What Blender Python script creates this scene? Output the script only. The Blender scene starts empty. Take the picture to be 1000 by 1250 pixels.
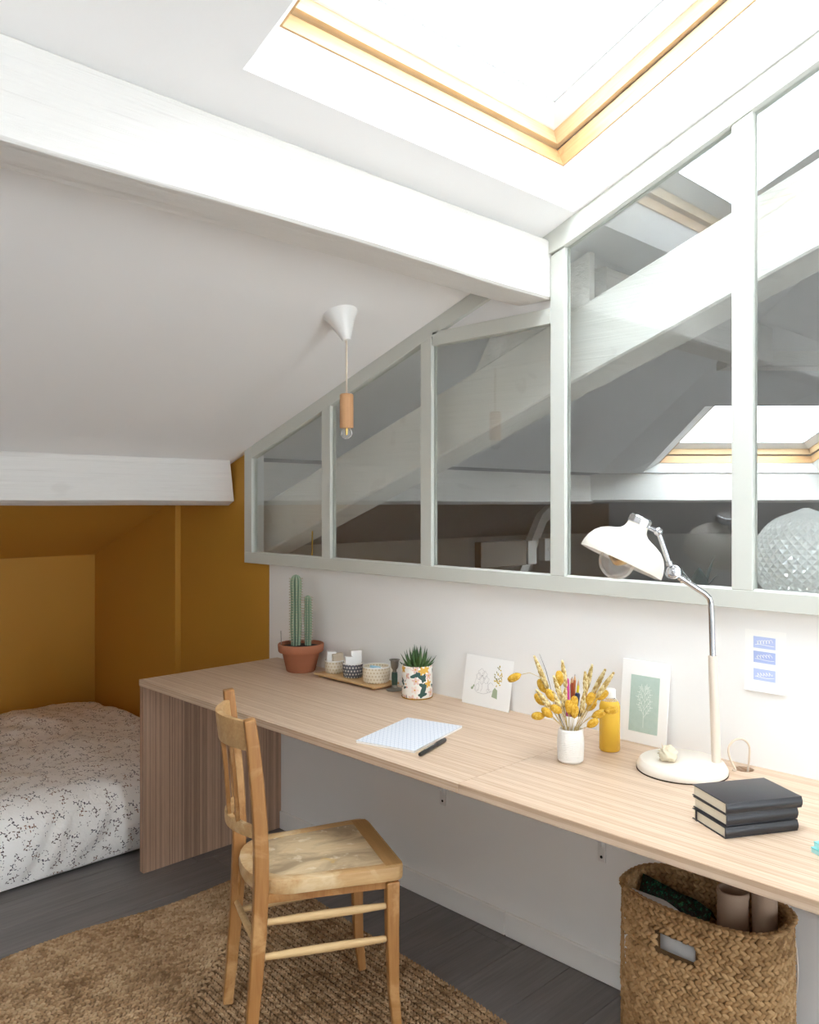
import bpy, bmesh, math, random
import numpy as np
from mathutils import Vector, Matrix, noise

sc = bpy.context.scene
COL = sc.collection
rnd = random.Random(7)

# ------------------------------------------------------------------ camera, sky, daylight, exposure
CAM = (-2.165, 0.0, 1.442)
YAW = math.radians(44.635)
cd = bpy.data.cameras.new('camera'); cam = bpy.data.objects.new('camera', cd); COL.objects.link(cam)
cam.location = CAM
cam.rotation_euler = (math.radians(90), 0, -YAW)
cd.sensor_fit = 'HORIZONTAL'; cd.sensor_width = 36.0; cd.lens = 36.0 * 1.0066; cd.shift_y = -0.012
cd.clip_start = 0.02; cd.clip_end = 200
sc.camera = cam

world = bpy.data.worlds.new('overcast_sky'); sc.world = world; world.use_nodes = True
wn = world.node_tree.nodes['Background']
wn.inputs['Color'].default_value = (0.88, 0.945, 1.04, 1); wn.inputs['Strength'].default_value = 14.0
sc.view_settings.view_transform = 'Standard'; sc.view_settings.look = 'None'
sc.view_settings.gamma = 1.0; sc.view_settings.use_curve_mapping = False
sc.view_settings.exposure = 0.36
sc.cycles.max_bounces = 16; sc.cycles.diffuse_bounces = 10; sc.cycles.transparent_max_bounces = 24
sc.cycles.glossy_bounces = 6; sc.cycles.sample_clamp_indirect = 12.0
sc.cycles.use_denoising = True

def portal(name, M, sx, sy):
    """a light portal lying in a modelled glazed opening: it only guides the sampling of the sky"""
    l = bpy.data.lights.new(name, 'AREA'); l.shape = 'RECTANGLE'; l.size = sx; l.size_y = sy
    l.cycles.is_portal = True
    o = bpy.data.objects.new(name, l); COL.objects.link(o); o.matrix_world = M

# ------------------------------------------------------------------ helpers: naming
def tag(o, label=None, cat=None, group=None, kind=None):
    if label: o['label'] = label
    if cat: o['category'] = cat; o['kind'] = 'thing'
    if group: o['group'] = group
    if kind: o['kind'] = kind
    return o

def empty(name, loc=(0, 0, 0), rot=(0, 0, 0), label=None, cat=None, group=None, kind=None):
    o = bpy.data.objects.new(name, None); COL.objects.link(o)
    o.location = loc; o.rotation_euler = rot; o.empty_display_size = 0.05
    return tag(o, label, cat, group, kind)

def link_copy(o, parent=None):
    c = o.copy(); COL.objects.link(c); c.parent = parent
    for ch in list(o.children): link_copy(ch, c)
    return c

# ------------------------------------------------------------------ helpers: geometry
def frame_from(d, up=(0, 0, 1)):
    d = Vector(d).normalized(); up = Vector(up)
    if abs(d.dot(up)) > 0.98: up = Vector((1, 0, 0)) if abs(d.x) < 0.9 else Vector((0, 1, 0))
    s = d.cross(up).normalized(); u = s.cross(d).normalized()
    return d, s, u

class MB:
    def __init__(self): self.v = []; self.f = []; self.uv = None
    def add(self, vs, fs):
        n = len(self.v); self.v += [tuple(p) for p in vs]; self.f += [tuple(i + n for i in f) for f in fs]; return self
    def box(self, lo, hi):
        x0, y0, z0 = lo; x1, y1, z1 = hi
        return self.add([(x0,y0,z0),(x1,y0,z0),(x1,y1,z0),(x0,y1,z0),(x0,y0,z1),(x1,y0,z1),(x1,y1,z1),(x0,y1,z1)],
                        [(0,3,2,1),(4,5,6,7),(0,1,5,4),(1,2,6,5),(2,3,7,6),(3,0,4,7)])
    def obox(self, c, size, M=None):
        a, b, d = size[0]/2, size[1]/2, size[2]/2
        vs = [Vector(p) for p in [(-a,-b,-d),(a,-b,-d),(a,b,-d),(-a,b,-d),(-a,-b,d),(a,-b,d),(a,b,d),(-a,b,d)]]
        if M is not None: vs = [M @ p for p in vs]
        return self.add([p + Vector(c) for p in vs], [(0,3,2,1),(4,5,6,7),(0,1,5,4),(1,2,6,5),(2,3,7,6),(3,0,4,7)])
    def prism(self, poly, axis, a, b):
        """polygon in the two other axes (in order), extruded along axis from a to b"""
        def P(p, t): return {'x': (t, p[0], p[1]), 'y': (p[0], t, p[1]), 'z': (p[0], p[1], t)}[axis]
        n = len(poly)
        return self.add([P(p, a) for p in poly] + [P(p, b) for p in poly],
                        [tuple(range(n - 1, -1, -1)), tuple(range(n, 2*n))] + [(i, (i+1) % n, n + (i+1) % n, n + i) for i in range(n)])
    def slab(self, poly3, off):
        """a planar 3D polygon thickened by the vector off"""
        n = len(poly3); o = Vector(off)
        return self.add([Vector(p) for p in poly3] + [Vector(p) + o for p in poly3],
                        [tuple(range(n - 1, -1, -1)), tuple(range(n, 2*n))] + [(i, (i+1) % n, n + (i+1) % n, n + i) for i in range(n)])
    def tube(self, pts, r, n=8, caps=True):
        pts = [Vector(p) for p in pts]; m = len(pts)
        R = r if isinstance(r, (list, tuple)) else [r] * m
        vs = []; s = None
        for i, p in enumerate(pts):
            d = (pts[min(i+1, m-1)] - pts[max(i-1, 0)]).normalized()
            if s is None: _, s, u = frame_from(d)
            else:
                s = (s - d * s.dot(d)).normalized()
            u = s.cross(d)
            for k in range(n):
                a = 2*math.pi*k/n; vs.append(p + (s*math.cos(a) + u*math.sin(a)) * R[i])
        fs = [(i*n + k, i*n + (k+1) % n, (i+1)*n + (k+1) % n, (i+1)*n + k) for i in range(m-1) for k in range(n)]
        if caps: fs += [tuple(range(n-1, -1, -1)), tuple(range((m-1)*n, m*n))]
        return self.add(vs, fs)
    def ribbon(self, pts, side, w, h):
        """rectangular section swept along pts: w along side, h along the third direction (per point or constant)"""
        pts = [Vector(p) for p in pts]; m = len(pts); side = side if isinstance(side, list) else [side]*m
        W = w if isinstance(w, list) else [w]*m; Hh = h if isinstance(h, list) else [h]*m; vs = []
        for i, p in enumerate(pts):
            d = (pts[min(i+1, m-1)] - pts[max(i-1, 0)]).normalized()
            s = Vector(side[i]); s = (s - d*s.dot(d)).normalized(); u = d.cross(s)
            a, b = W[i]/2, Hh[i]/2
            vs += [p + s*a + u*b, p - s*a + u*b, p - s*a - u*b, p + s*a - u*b]
        fs = [(i*4 + k, i*4 + (k+1) % 4, (i+1)*4 + (k+1) % 4, (i+1)*4 + k) for i in range(m-1) for k in range(4)]
        return self.add(vs, fs + [(3, 2, 1, 0), tuple(range((m-1)*4, m*4))])
    def lathe(self, prof, n=24, M=None, c=(0, 0, 0), cap=False):
        vs = []
        for (r, z) in prof:
            for k in range(n):
                a = 2*math.pi*k/n; vs.append(Vector((r*math.cos(a), r*math.sin(a), z)))
        if M is not None: vs = [M @ p for p in vs]
        vs = [p + Vector(c) for p in vs]; m = len(prof)
        fs = [(i*n + k, i*n + (k+1) % n, (i+1)*n + (k+1) % n, (i+1)*n + k) for i in range(m-1) for k in range(n)]
        if cap and prof[0][0] > 1e-6: fs.append(tuple(range(n-1, -1, -1)))
        if cap and prof[-1][0] > 1e-6: fs.append(tuple(range((m-1)*n, m*n)))
        return self.add(vs, fs)
    def ball(self, c, r, n=12, m=8, M=None):
        r = (r, r, r) if isinstance(r, (int, float)) else r
        vs = []
        for i in range(m+1):
            t = math.pi*i/m
            for k in range(n):
                a = 2*math.pi*k/n
                vs.append(Vector((r[0]*math.sin(t)*math.cos(a), r[1]*math.sin(t)*math.sin(a), r[2]*math.cos(t))))
        if M is not None: vs = [M @ p for p in vs]
        vs = [p + Vector(c) for p in vs]
        return self.add(vs, [(i*n + k, (i+1)*n + k, (i+1)*n + (k+1) % n, i*n + (k+1) % n) for i in range(m) for k in range(n)])
    def build(self, name, mat, parent=None, smooth=0, bevel=0, seg=2, weld=True, label=None):
        me = bpy.data.meshes.new(name); me.from_pydata(self.v, [], self.f)
        bm = bmesh.new(); bm.from_mesh(me)
        if weld: bmesh.ops.remove_doubles(bm, verts=bm.verts, dist=1e-6)
        bmesh.ops.recalc_face_normals(bm, faces=bm.faces)
        if bevel:
            es = [e for e in bm.edges if len(e.link_faces) == 2 and e.calc_face_angle(0) > 0.5]
            bmesh.ops.bevel(bm, geom=es, offset=bevel, segments=seg, profile=0.6, affect='EDGES', clamp_overlap=True)
        bm.to_mesh(me); bm.free()
        if smooth:
            me.polygons.foreach_set('use_smooth', [True]*len(me.polygons))
            if smooth < 3: me.set_sharp_from_angle(angle=smooth)
        me.materials.append(mat)
        o = bpy.data.objects.new(name, me); COL.objects.link(o); o.parent = parent
        if label: o['label'] = label
        return o
SM = math.radians(40); ALLS = 4

def quick(name, V, F, mat, parent=None, smooth=True):
    """mesh straight from numpy arrays (F: n x 3 or n x 4)"""
    me = bpy.data.meshes.new(name); k = F.shape[1]
    me.vertices.add(len(V)); me.vertices.foreach_set('co', np.asarray(V, dtype=np.float32).ravel())
    me.loops.add(F.size); me.loops.foreach_set('vertex_index', F.astype(np.int32).ravel())
    me.polygons.add(len(F)); me.polygons.foreach_set('loop_start', np.arange(0, F.size, k, dtype=np.int32))
    me.update(calc_edges=True); me.validate()
    if smooth: me.polygons.foreach_set('use_smooth', [True]*len(me.polygons))
    me.materials.append(mat)
    o = bpy.data.objects.new(name, me); COL.objects.link(o); o.parent = parent
    return o

# ------------------------------------------------------------------ helpers: materials
def lin(h):
    h = h.lstrip('#'); c = [int(h[i:i+2], 16)/255 for i in (0, 2, 4)]
    return tuple(x/12.92 if x <= 0.04045 else ((x+0.055)/1.055)**2.4 for x in c) + (1,)

class NT:
    def __init__(self, name):
        self.m = bpy.data.materials.new(name); self.m.use_nodes = True; self.t = self.m.node_tree
        self.b = self.t.nodes['Principled BSDF']; self.out = self.t.nodes['Material Output']
    def n(self, typ, **kw):
        nd = self.t.nodes.new(typ)
        for k, v in kw.items(): setattr(nd, k, v)
        return nd
    def l(self, a, b): self.t.links.new(a, b)
    def set(self, sock, v):
        if isinstance(v, bpy.types.NodeSocket): self.l(v, sock)
        else: sock.default_value = v
    def math(self, op, a, b=0.0, c=0.0, clamp=False):
        nd = self.n('ShaderNodeMath', operation=op, use_clamp=clamp)
        for i, v in enumerate((a, b, c)): self.set(nd.inputs[i], v)
        return nd.outputs[0]
    def vmath(self, op, a, b=(0, 0, 0)):
        nd = self.n('ShaderNodeVectorMath', operation=op); self.set(nd.inputs[0], a)
        if op == 'SCALE': self.set(nd.inputs['Scale'], b)
        else: self.set(nd.inputs[1], b)
        return nd.outputs[1] if op in ('LENGTH', 'DOT_PRODUCT', 'DISTANCE') else nd.outputs[0]
    def mix(self, f, a, b, mode='MIX'):
        nd = self.n('ShaderNodeMix', data_type='RGBA', blend_type=mode)
        self.set(nd.inputs[0], f); self.set(nd.inputs[6], a); self.set(nd.inputs[7], b); return nd.outputs[2]
    def ramp(self, f, stops):
        nd = self.n('ShaderNodeValToRGB'); self.set(nd.inputs[0], f); e = nd.color_ramp.elements
        while len(e) < len(stops): e.new(0.5)
        for el, (p, c) in zip(e, stops): el.position = p; el.color = c
        return nd.outputs[0]
    def co(self, kind='Object'): return self.n('ShaderNodeTexCoord').outputs[kind]
    def map(self, vec, scale=(1, 1, 1), rot=(0, 0, 0), loc=(0, 0, 0)):
        nd = self.n('ShaderNodeMapping'); self.l(vec, nd.inputs[0]); nd.inputs['Scale'].default_value = scale
        nd.inputs['Rotation'].default_value = rot; nd.inputs['Location'].default_value = loc; return nd.outputs[0]
    def noise(self, vec, scale, detail=3, rough=0.5, dist=0.0, out=0):
        nd = self.n('ShaderNodeTexNoise'); self.l(vec, nd.inputs['Vector']); nd.inputs['Scale'].default_value = scale
        nd.inputs['Detail'].default_value = detail; nd.inputs['Roughness'].default_value = rough
        nd.inputs['Distortion'].default_value = dist; return nd.outputs[out]
    def bump(self, h, strength=0.2, dist=0.01):
        nd = self.n('ShaderNodeBump'); self.l(h, nd.inputs['Height']); nd.inputs['Strength'].default_value = strength
        nd.inputs['Distance'].default_value = dist; self.l(nd.outputs[0], self.b.inputs['Normal'])
    def base(self, col, rough=0.6, spec=0.5, metal=0.0):
        self.set(self.b.inputs['Base Color'], col); self.set(self.b.inputs['Roughness'], rough)
        self.b.inputs['Specular IOR Level'].default_value = spec; self.b.inputs['Metallic'].default_value = metal
        return self
    def sep(self, v):
        nd = self.n('ShaderNodeSeparateXYZ'); self.l(v, nd.inputs[0]); return nd.outputs
    def comb(self, x, y, z=0.0):
        nd = self.n('ShaderNodeCombineXYZ')
        for i, v in enumerate((x, y, z)): self.set(nd.inputs[i], v)
        return nd.outputs[0]

def bulb_glass(name):
    t = NT(name); g = t.n('ShaderNodeLayerWeight'); g.inputs[0].default_value = 0.35
    tr = t.n('ShaderNodeBsdfTransparent'); t.base((0.85, 0.83, 0.80, 1), 0.08, 0.6)
    mx = t.n('ShaderNodeMixShader'); t.l(t.math('MULTIPLY_ADD', g.outputs['Facing'], 0.55, 0.12), mx.inputs[0]); t.l(tr.outputs[0], mx.inputs[1]); t.l(t.b.outputs[0], mx.inputs[2])
    t.l(mx.outputs[0], t.out.inputs[0]); return t.m

def plain(name, hexcol, rough=0.6, spec=0.4, metal=0.0, bump=0.0, bscale=60, vary=0.0):
    t = NT(name); c = lin(hexcol)
    if vary:
        f = t.noise(t.co(), bscale*0.3, 4); d = tuple(x*(1-vary) for x in c[:3]) + (1,)
        col = t.mix(f, d, tuple(min(1, x*(1+vary*0.6)) for x in c[:3]) + (1,))
        t.base(col, rough, spec, metal)
    else: t.base(c, rough, spec, metal)
    if bump: t.bump(t.noise(t.co(), bscale, 4), bump, 0.004)
    return t.m

def wood(name, dark, light, axis='Y', strips=0.0, fine=160.0, rough=0.45, stripvary=0.5, knots=0.0, worn=None, bump=0.08, low=0.5):
    """grain running along axis; strips = width of laminated strips across it"""
    t = NT(name); co = t.co(); info = t.n('ShaderNodeObjectInfo')
    co = t.vmath('ADD', co, t.vmath('SCALE', (3.1, 5.7, 1.9), info.outputs['Random']))
    long = {'X': (0.06, 1, 1), 'Y': (1, 0.06, 1), 'Z': (1, 1, 0.06)}[axis]
    g1 = t.noise(t.map(co, tuple(s*fine for s in long)), 1.0, 4, 0.6, 0.4)
    g2 = t.noise(t.map(co, tuple(s*14 for s in long)), 1.0, 3, 0.6, 1.2 + knots)
    f = t.math('ADD', t.math('MULTIPLY', g1, 1-low), t.math('MULTIPLY', g2, low))
    if strips:
        s = t.sep(co); across = {'X': (1, 2), 'Y': (0, 2), 'Z': (0, 1)}[axis]
        idx = t.math('FLOOR', t.math('DIVIDE', t.math('ADD', s[across[0]], s[across[1]]), strips))
        w = t.n('ShaderNodeTexWhiteNoise', noise_dimensions='1D'); t.l(idx, w.inputs['W'])
        f = t.math('ADD', t.math('MULTIPLY', f, 1-stripvary), t.math('MULTIPLY', w.outputs['Value'], stripvary))
    f = t.math('MULTIPLY_ADD', t.math('SUBTRACT', f, 0.5), 1.9, 0.5, clamp=True)
    col = t.mix(f, lin(dark), lin(light))
    if worn:
        k = t.noise(co, 7.0, 5, 0.65, 0.6); k = t.ramp(k, [(0.52, (0, 0, 0, 1)), (0.68, (1, 1, 1, 1))])
        col = t.mix(k, col, lin(worn))
    t.base(col, rough, 0.35); t.bump(g1, bump, 0.002)
    return t.m

def glass_pane(name, tint=(0.985, 1, 0.99, 1), gain=1.0):
    """thin clear glass: straight transmission plus mirror reflection by the Fresnel curve"""
    t = NT(name); g = t.n('ShaderNodeNewGeometry')
    cs = t.math('ABSOLUTE', t.vmath('DOT_PRODUCT', g.outputs['Normal'], g.outputs['Incoming']))
    p = t.math('POWER', t.math('SUBTRACT', 1.0, cs), 5.0)
    f = t.math('MULTIPLY', t.math('MULTIPLY_ADD', p, 0.96, 0.042), gain, clamp=True)
    tr = t.n('ShaderNodeBsdfTransparent'); tr.inputs[0].default_value = tint
    gl = t.n('ShaderNodeBsdfGlossy'); gl.inputs['Roughness'].default_value = 0.0; gl.inputs[0].default_value = (1, 1, 1, 1)
    mx = t.n('ShaderNodeMixShader'); t.l(f, mx.inputs[0]); t.l(tr.outputs[0], mx.inputs[1]); t.l(gl.outputs[0], mx.inputs[2])
    t.l(mx.outputs[0], t.out.inputs[0]); return t.m

def motif(t, uv, scale, jitter, shapes, seed=0.0):
    """scatter of one motif: shapes = [(cx, cy, ra, rb, angle)] in cell units; returns mask and the cell's random colour"""
    vo = t.n('ShaderNodeTexVoronoi', voronoi_dimensions='2D', feature='F1', distance='CHEBYCHEV')
    q = t.vmath('ADD', t.vmath('SCALE', uv, scale), (seed*7.3, seed*3.1, 0)); t.l(q, vo.inputs['Vector'])
    vo.inputs['Scale'].default_value = 1.0; vo.inputs['Randomness'].default_value = jitter
    l = t.vmath('SUBTRACT', q, vo.outputs['Position'])
    rot = t.n('ShaderNodeVectorRotate', rotation_type='Z_AXIS'); t.l(l, rot.inputs['Vector'])
    cs = t.sep(vo.outputs['Color']); t.l(t.math('MULTIPLY', cs[0], 6.283), rot.inputs['Angle'])
    m = None
    for cx, cy, ra, rb, an in shapes:
        mp = t.n('ShaderNodeMapping', vector_type='TEXTURE'); t.l(rot.outputs[0], mp.inputs[0])
        mp.inputs['Location'].default_value = (cx, cy, 0); mp.inputs['Rotation'].default_value = (0, 0, an)
        mp.inputs['Scale'].default_value = (ra, rb, 1)
        e = t.math('LESS_THAN', t.vmath('LENGTH', t.vmath('MULTIPLY', mp.outputs[0], (1, 1, 0))), 1.0)
        m = e if m is None else t.math('MAXIMUM', m, e)
    return m, cs

# ------------------------------------------------------------------ materials of the room
def wall_paint(name, hexcol, rough=0.55):
    t = NT(name); f = t.noise(t.co(), 2.2, 4)
    c = lin(hexcol); t.base(t.mix(f, tuple(x*0.985 for x in c[:3]) + (1,), c), rough, 0.25)
    t.bump(t.noise(t.co(), 160, 3), 0.05, 0.002); return t.m
M_WALL = wall_paint('white_wall_paint', '#f2f1ef')
M_CEIL = wall_paint('white_ceiling_paint', '#f2f0ee')
M_YEL = wall_paint('mustard_wall_paint', '#c4913c', 0.5)
M_FRAME = wall_paint('sage_grey_paint', '#cfd0c8', 0.4)
M_BASE = wall_paint('white_skirting_paint', '#efece8', 0.4)
M_WALL_SHADE = wall_paint('room_wall_painted_shade', '#bdbbb8')  # white walls of the next room, greyed to paint in their shade
M_EAVES_SHADE = wall_paint('eaves_painted_shade', '#a3a1a2')  # shade under the next room's far beams put into the colour
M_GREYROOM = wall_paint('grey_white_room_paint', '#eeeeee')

def beam_paint(name, sc_=(1.2, 40, 60), amp=0.75):
    t = NT(name); co = t.co()
    g = t.noise(t.map(co, sc_), 1.0, 4, 0.6, 0.4)
    k = t.noise(t.map(co, (2.5, 9, 9)), 1.0, 2, 0.5, 0.3)
    cr = t.ramp(k, [(0.30, (0.72, 0.70, 0.67, 1)), (0.335, (0.9, 0.89, 0.87, 1))])
    t.base(t.mix(0.35, lin('#e6e3df'), cr, 'MULTIPLY'), 0.6, 0.25)
    t.bump(t.math('ADD', g, t.math('MULTIPLY', k, 0.6)), amp, 0.008); return t.m
M_BEAM = beam_paint('painted_rough_timber')
M_BEAMY = beam_paint('painted_rafter_timber', (45, 1.2, 45), 0.45)
M_BEAMD = beam_paint('painted_purlin_timber', (12, 12, 60), 0.3)
M_PINEF = wood('outer_pine', '#b58a58', '#d6b182', 'X', fine=120, rough=0.35, bump=0.05)
M_PINEFV = wood('outer_pine_along', '#b58a58', '#d6b182', 'Y', fine=120, rough=0.35, bump=0.05)
M_PINE = wood('clear_pine', '#cda878', '#ead0a8', 'X', fine=120, rough=0.35, bump=0.05)
M_PINEV = wood('clear_pine_along', '#cda878', '#ead0a8', 'Y', fine=120, rough=0.35, bump=0.05)
M_BEAD = plain('white_window_seal', '#f2f2f0', 0.4)
M_SEAL = plain('grey_window_gasket', '#8f8f8d', 0.5)
M_GLASS = glass_pane('clear_window_glass')
M_PART_GLASS = glass_pane('partition_glass', (0.975, 0.99, 0.982, 1), 1.9)
M_FLOOR = wood('grey_vinyl_plank', '#5d5755', '#807a77', 'X', fine=90, rough=0.38, bump=0.04)
M_LIT_END = plain('lit_end_pale', '#c9c6c1', 0.6)  # light falling on the cut timber ends, painted as a paler colour
M_STEEL0 = plain('dull_plate', '#c9c7c2', 0.4)
M_FLOORBASE = plain('dark_subfloor', '#3c3938', 0.8)

ztl = lambda y: 1.684 + 0.345*(3.238 - y)         # lower slope of the roof
ztu = lambda y: 2.267 + 0.385*(1.586 - y)         # upper slope of the roof
XL, YR, YB = -3.4, -2.6, 4.85
T = 0.13

def struct(o, label): return tag(o, label, kind='structure')

# floor of planks
fl = MB().box((XL-.1, YR-.1, -0.06), (0.0, YB+.1, -0.006)).build('floor', M_FLOORBASE)
struct(fl, 'grey wood-look plank floor under the jute rug')
PW, PL = 0.185, 1.22
proto = None; row = 0; y = YR
while y < YB:
    x = XL - rnd.random()*PL*0.9
    while x < 0:
        x0, x1 = max(x, XL), min(x + PL, -0.002)
        if x1 - x0 > 0.03:
            y1 = min(y + PW, YB)
            if x1 - x0 > PL - 1e-4 and y1 - y > PW - 1e-4:
                if proto is None:
                    p = MB().box((0, 0.0008, -0.006), (PL-0.0015, PW-0.0008, 0.0)).build('plank', M_FLOOR, fl, bevel=0.0012, seg=1)
                    proto = p
                else:
                    p = proto.copy(); COL.objects.link(p); p.parent = fl
                p.location = (x0, y, 0)
            else:
                p = MB().box((0, 0.0008, -0.006), (x1-x0-0.0015, y1-y-0.0008, 0.0)).build('plank', M_FLOOR, fl, bevel=0.0012, seg=1)
                p.location = (x0, y, 0)
        x += PL
    y += PW; row += 1

# walls
struct(MB().box((0, -0.28, 0), (0.08, 3.093, 1.163)).build('wall_right', M_WALL), 'white wall behind the long wooden desk')
struct(MB().prism([(YR, 0), (-0.28, 0), (-0.28, ztu(-0.28)+.1), (-1.2, 3.44), (YR, 3.44)], 'x', 0, 0.08).build('wall_right_rear', M_WALL), 'white wall beside the glazed partition, out of view')
struct(MB().prism([(3.093, 0), (YB+.05, 0), (YB+.05, ztl(YB+.05)), (3.252, ztl(3.252)), (3.252, 1.163), (3.093, 1.163)], 'x', 0, 0.006).build('wall_right_yellow', M_YEL), 'mustard yellow wall between the desk end and the sleeping alcove')
struct(MB().prism([(3.093, 0), (YB+.05, 0), (YB+.05, ztl(YB+.05)), (3.252, ztl(3.252)), (3.252, 1.163), (3.093, 1.163)], 'x', 0.0062, 0.08).build('wall_next_room_side', M_GREYROOM), 'white back of the yellow wall, inside the next room')
struct(MB().prism([(3.885, 0), (YB, 0), (YB, ztl(YB)+.01), (3.885, ztl(3.885)+.01)], 'x', -0.032, 0.0).build('wall_right_alcove', M_YEL, bevel=0.002), 'mustard wall panel standing slightly proud inside the alcove')
struct(MB().box((XL-.1, YB, 0), (0.04, YB+.1, 1.35)).build('wall_back', M_YEL), 'mustard yellow low wall behind the bed')
struct(MB().prism([(YR, 0), (3.43, 0), (3.43, ztl(3.43)+.1), (1.6, ztl(1.6)+.1), (-1.2, 3.44), (YR, 3.44)], 'x', XL-.1, XL).build('wall_left', M_WALL), 'white wall facing the desk, out of view')
struct(MB().prism([(3.43, 0), (YB, 0), (YB, 1.3), (3.43, ztl(3.43)+.1)], 'x', XL-.1, XL).build('wall_left_alcove', M_YEL), 'mustard yellow end wall of the alcove, out of view')
# unseen rear wall; its glazed door is added to give fill light
DX0, DX1 = -1.56, -0.50
m = MB().box((XL-.1, YR-.1, 0), (DX0, YR, 3.44)).box((DX1, YR-.1, 0), (0.08, YR, 3.44)).box((DX0, YR-.1, 2.2), (DX1, YR, 3.44))
struct(m.build('wall_rear', M_WALL), 'white rear wall with an added fill-light door, out of view')
d1 = empty('fill_door_1', (0, 0, 0)); struct(d1, 'white glazed door added in the rear wall for fill light, out of view')
m = MB()
for a, b in ((DX0, DX0+.08), (DX1-.08, DX1)): m.box((a, YR-.08, 0), (b, YR-.02, 2.2))
m.box((DX0, YR-.08, 2.12), (DX1, YR-.02, 2.2)).box((DX0, YR-.08, 0), (DX1, YR-.02, 0.12)).build('frame', M_BASE, d1)
MB().box((DX0+.08, YR-.052, 0.12), (DX1-.08, YR-.048, 2.12)).build('pane', M_GLASS, d1)
portal('fill_door_portal', Matrix.Translation(((DX0+DX1)/2, YR-.09, 1.12)) @ Matrix.Rotation(math.radians(90), 4, 'X'), DX1-DX0-.16, 2.0)

# ceilings (lower slope white, alcove mustard, upper slope with two skylight openings)
def roof(y0, y1, f, x0=XL-.1, x1=0.04, t=T):
    return MB().prism([(y0, f(y0)), (y1, f(y1)), (y1, f(y1)+t), (y0, f(y0)+t)], 'x', x0, x1)
struct(roof(3.45, 1.6, ztl).build('ceiling', M_CEIL), 'white sloped ceiling above the pendant lamp')
struct(roof(YB+.1, 3.45, ztl).build('ceiling_alcove', M_YEL), 'mustard sloped ceiling over the bed alcove')
OY0, OY1 = 1.435, 0.22
m = roof(1.6, OY0, ztu); m.v += []
for a, b in ((XL-.1, -3.05), (-2.2, -1.225), (-0.05, 0.04)):
    n = roof(OY0, OY1, ztu, a, b); m.add(n.v, n.f)
n = roof(OY1, -1.2, ztu); m.add(n.v, n.f)
m.box((XL-.1, YR-.1, 3.34), (0.08, -1.2, 3.46))
struct(m.build('ceiling_upper', M_CEIL, weld=False), 'white upper ceiling slope around the open roof window')

def skylight(name, label, o3, ux, uv, uw, hw, L, opening, split=0.0):
    """roof window: o3 = middle of the lower edge of the frame, ux along it, uv up the slope, uw outward. opening = 4 corners of the ceiling opening
    (low -x, low +x, high +x, high -x)."""
    M = Matrix((ux, uv, uw)).transposed().to_4x4(); M.translation = o3
    w = empty(name); w.matrix_world = M; struct(w, label)
    inv = M.inverted()
    def ring(in0, in1, w0, w1, out=0.05, dz=0.0):
        """four mitred members; inner outline inset in0 at w0 and in1 at w1"""
        r = []
        for (s0, t0, s1, t1) in ((-1, 0, 1, 0), (1, 0, 1, 1), (1, 1, -1, 1), (-1, 1, -1, 0)):
            def P(s, t_, i, ww): return (s*(hw - i), (L - i) if t_ else i, ww)
            q = MB().add([P(s0, t0, in0, w0), P(s1, t1, in0, w0), P(s1, t1, in1, w1), P(s0, t0, in1, w1),
                          P(s0, t0, -out, w0), P(s1, t1, -out, w0), P(s1, t1, -out, w1), P(s0, t0, -out, w1)],
                         [(0, 1, 2, 3), (4, 7, 6, 5), (0, 4, 5, 1), (3, 2, 6, 7), (1, 5, 6, 2), (0, 3, 7, 4)])
            r.append((q, s0 == -s1))
        return r
    for q, alongx in ring(0, 0, -0.002, 0.052): q.build('frame', M_PINEF if alongx else M_PINEFV, w)
    for q, alongx in ring(-0.006, -0.006, 0.052, 0.060): q.build('frame_groove', M_SEAL, w)
    for q, alongx in ring(0.014, 0.024, 0.060, 0.098): q.build('sash', M_PINE if alongx else M_PINEV, w)
    for q, alongx in ring(0.030, 0.085, 0.098, 0.122): q.build('glazing_bead', M_BEAD, w)
    for q, alongx in ring(0.085, 0.088, 0.122, 0.127): q.build('gasket', M_SEAL, w)
    MB().box((-hw-.05, -.05, 0.127), (hw+.05, L+.05, 0.131)).build('pane', M_GLASS, w)
    # plaster lining between the ceiling opening and the frame
    fr = [Vector((-hw-.004, -.004, 0)), Vector((hw+.004, -.004, 0)), Vector((hw+.004, L+.004, 0)), Vector((-hw-.004, L+.004, 0))]
    op = [inv @ (Vector(p) + Vector((0, 0, 0.002))) for p in opening]; m = MB(); c = sum(fr, Vector())/4
    for i in range(4):
        j = (i+1) % 4; mid = (fr[i]+fr[j])/2 - c; off = Vector((mid.x, mid.y, 0)).normalized()*0.02
        m.slab([op[i], op[j], fr[j], fr[i]], off)
    m.build('reveal', M_WALL, w)
    portal(name + '_portal', M @ Matrix.Translation((0, L/2, 0.16)) @ Matrix.Rotation(math.pi, 4, 'X'), 2*hw, L)
    return w

PHI = math.atan(0.43)
UV, UW = Vector((0, -math.cos(PHI), math.sin(PHI))), Vector((0, math.sin(PHI), math.cos(PHI)))
for nm, lb, xa, xb in (('window_1', 'pine framed roof window over the desk', -1.225, -0.05), ('fill_window_2', 'pine framed roof window added for fill light, out of view', -3.05, -2.2)):  # the second roof window is unseen, added for fill light
    hw = (xb - xa - 0.15)/2
    skylight(nm, lb, Vector(((xa+0.095 + xb-0.055)/2, 1.432, 2.452)), Vector((1, 0, 0)), UV, UW, hw, 1.22,
             [(xa, OY0, ztu(OY0)), (xb, OY0, ztu(OY0)), (xb, OY1, ztu(OY1)), (xa, OY1, ztu(OY1))])

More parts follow.
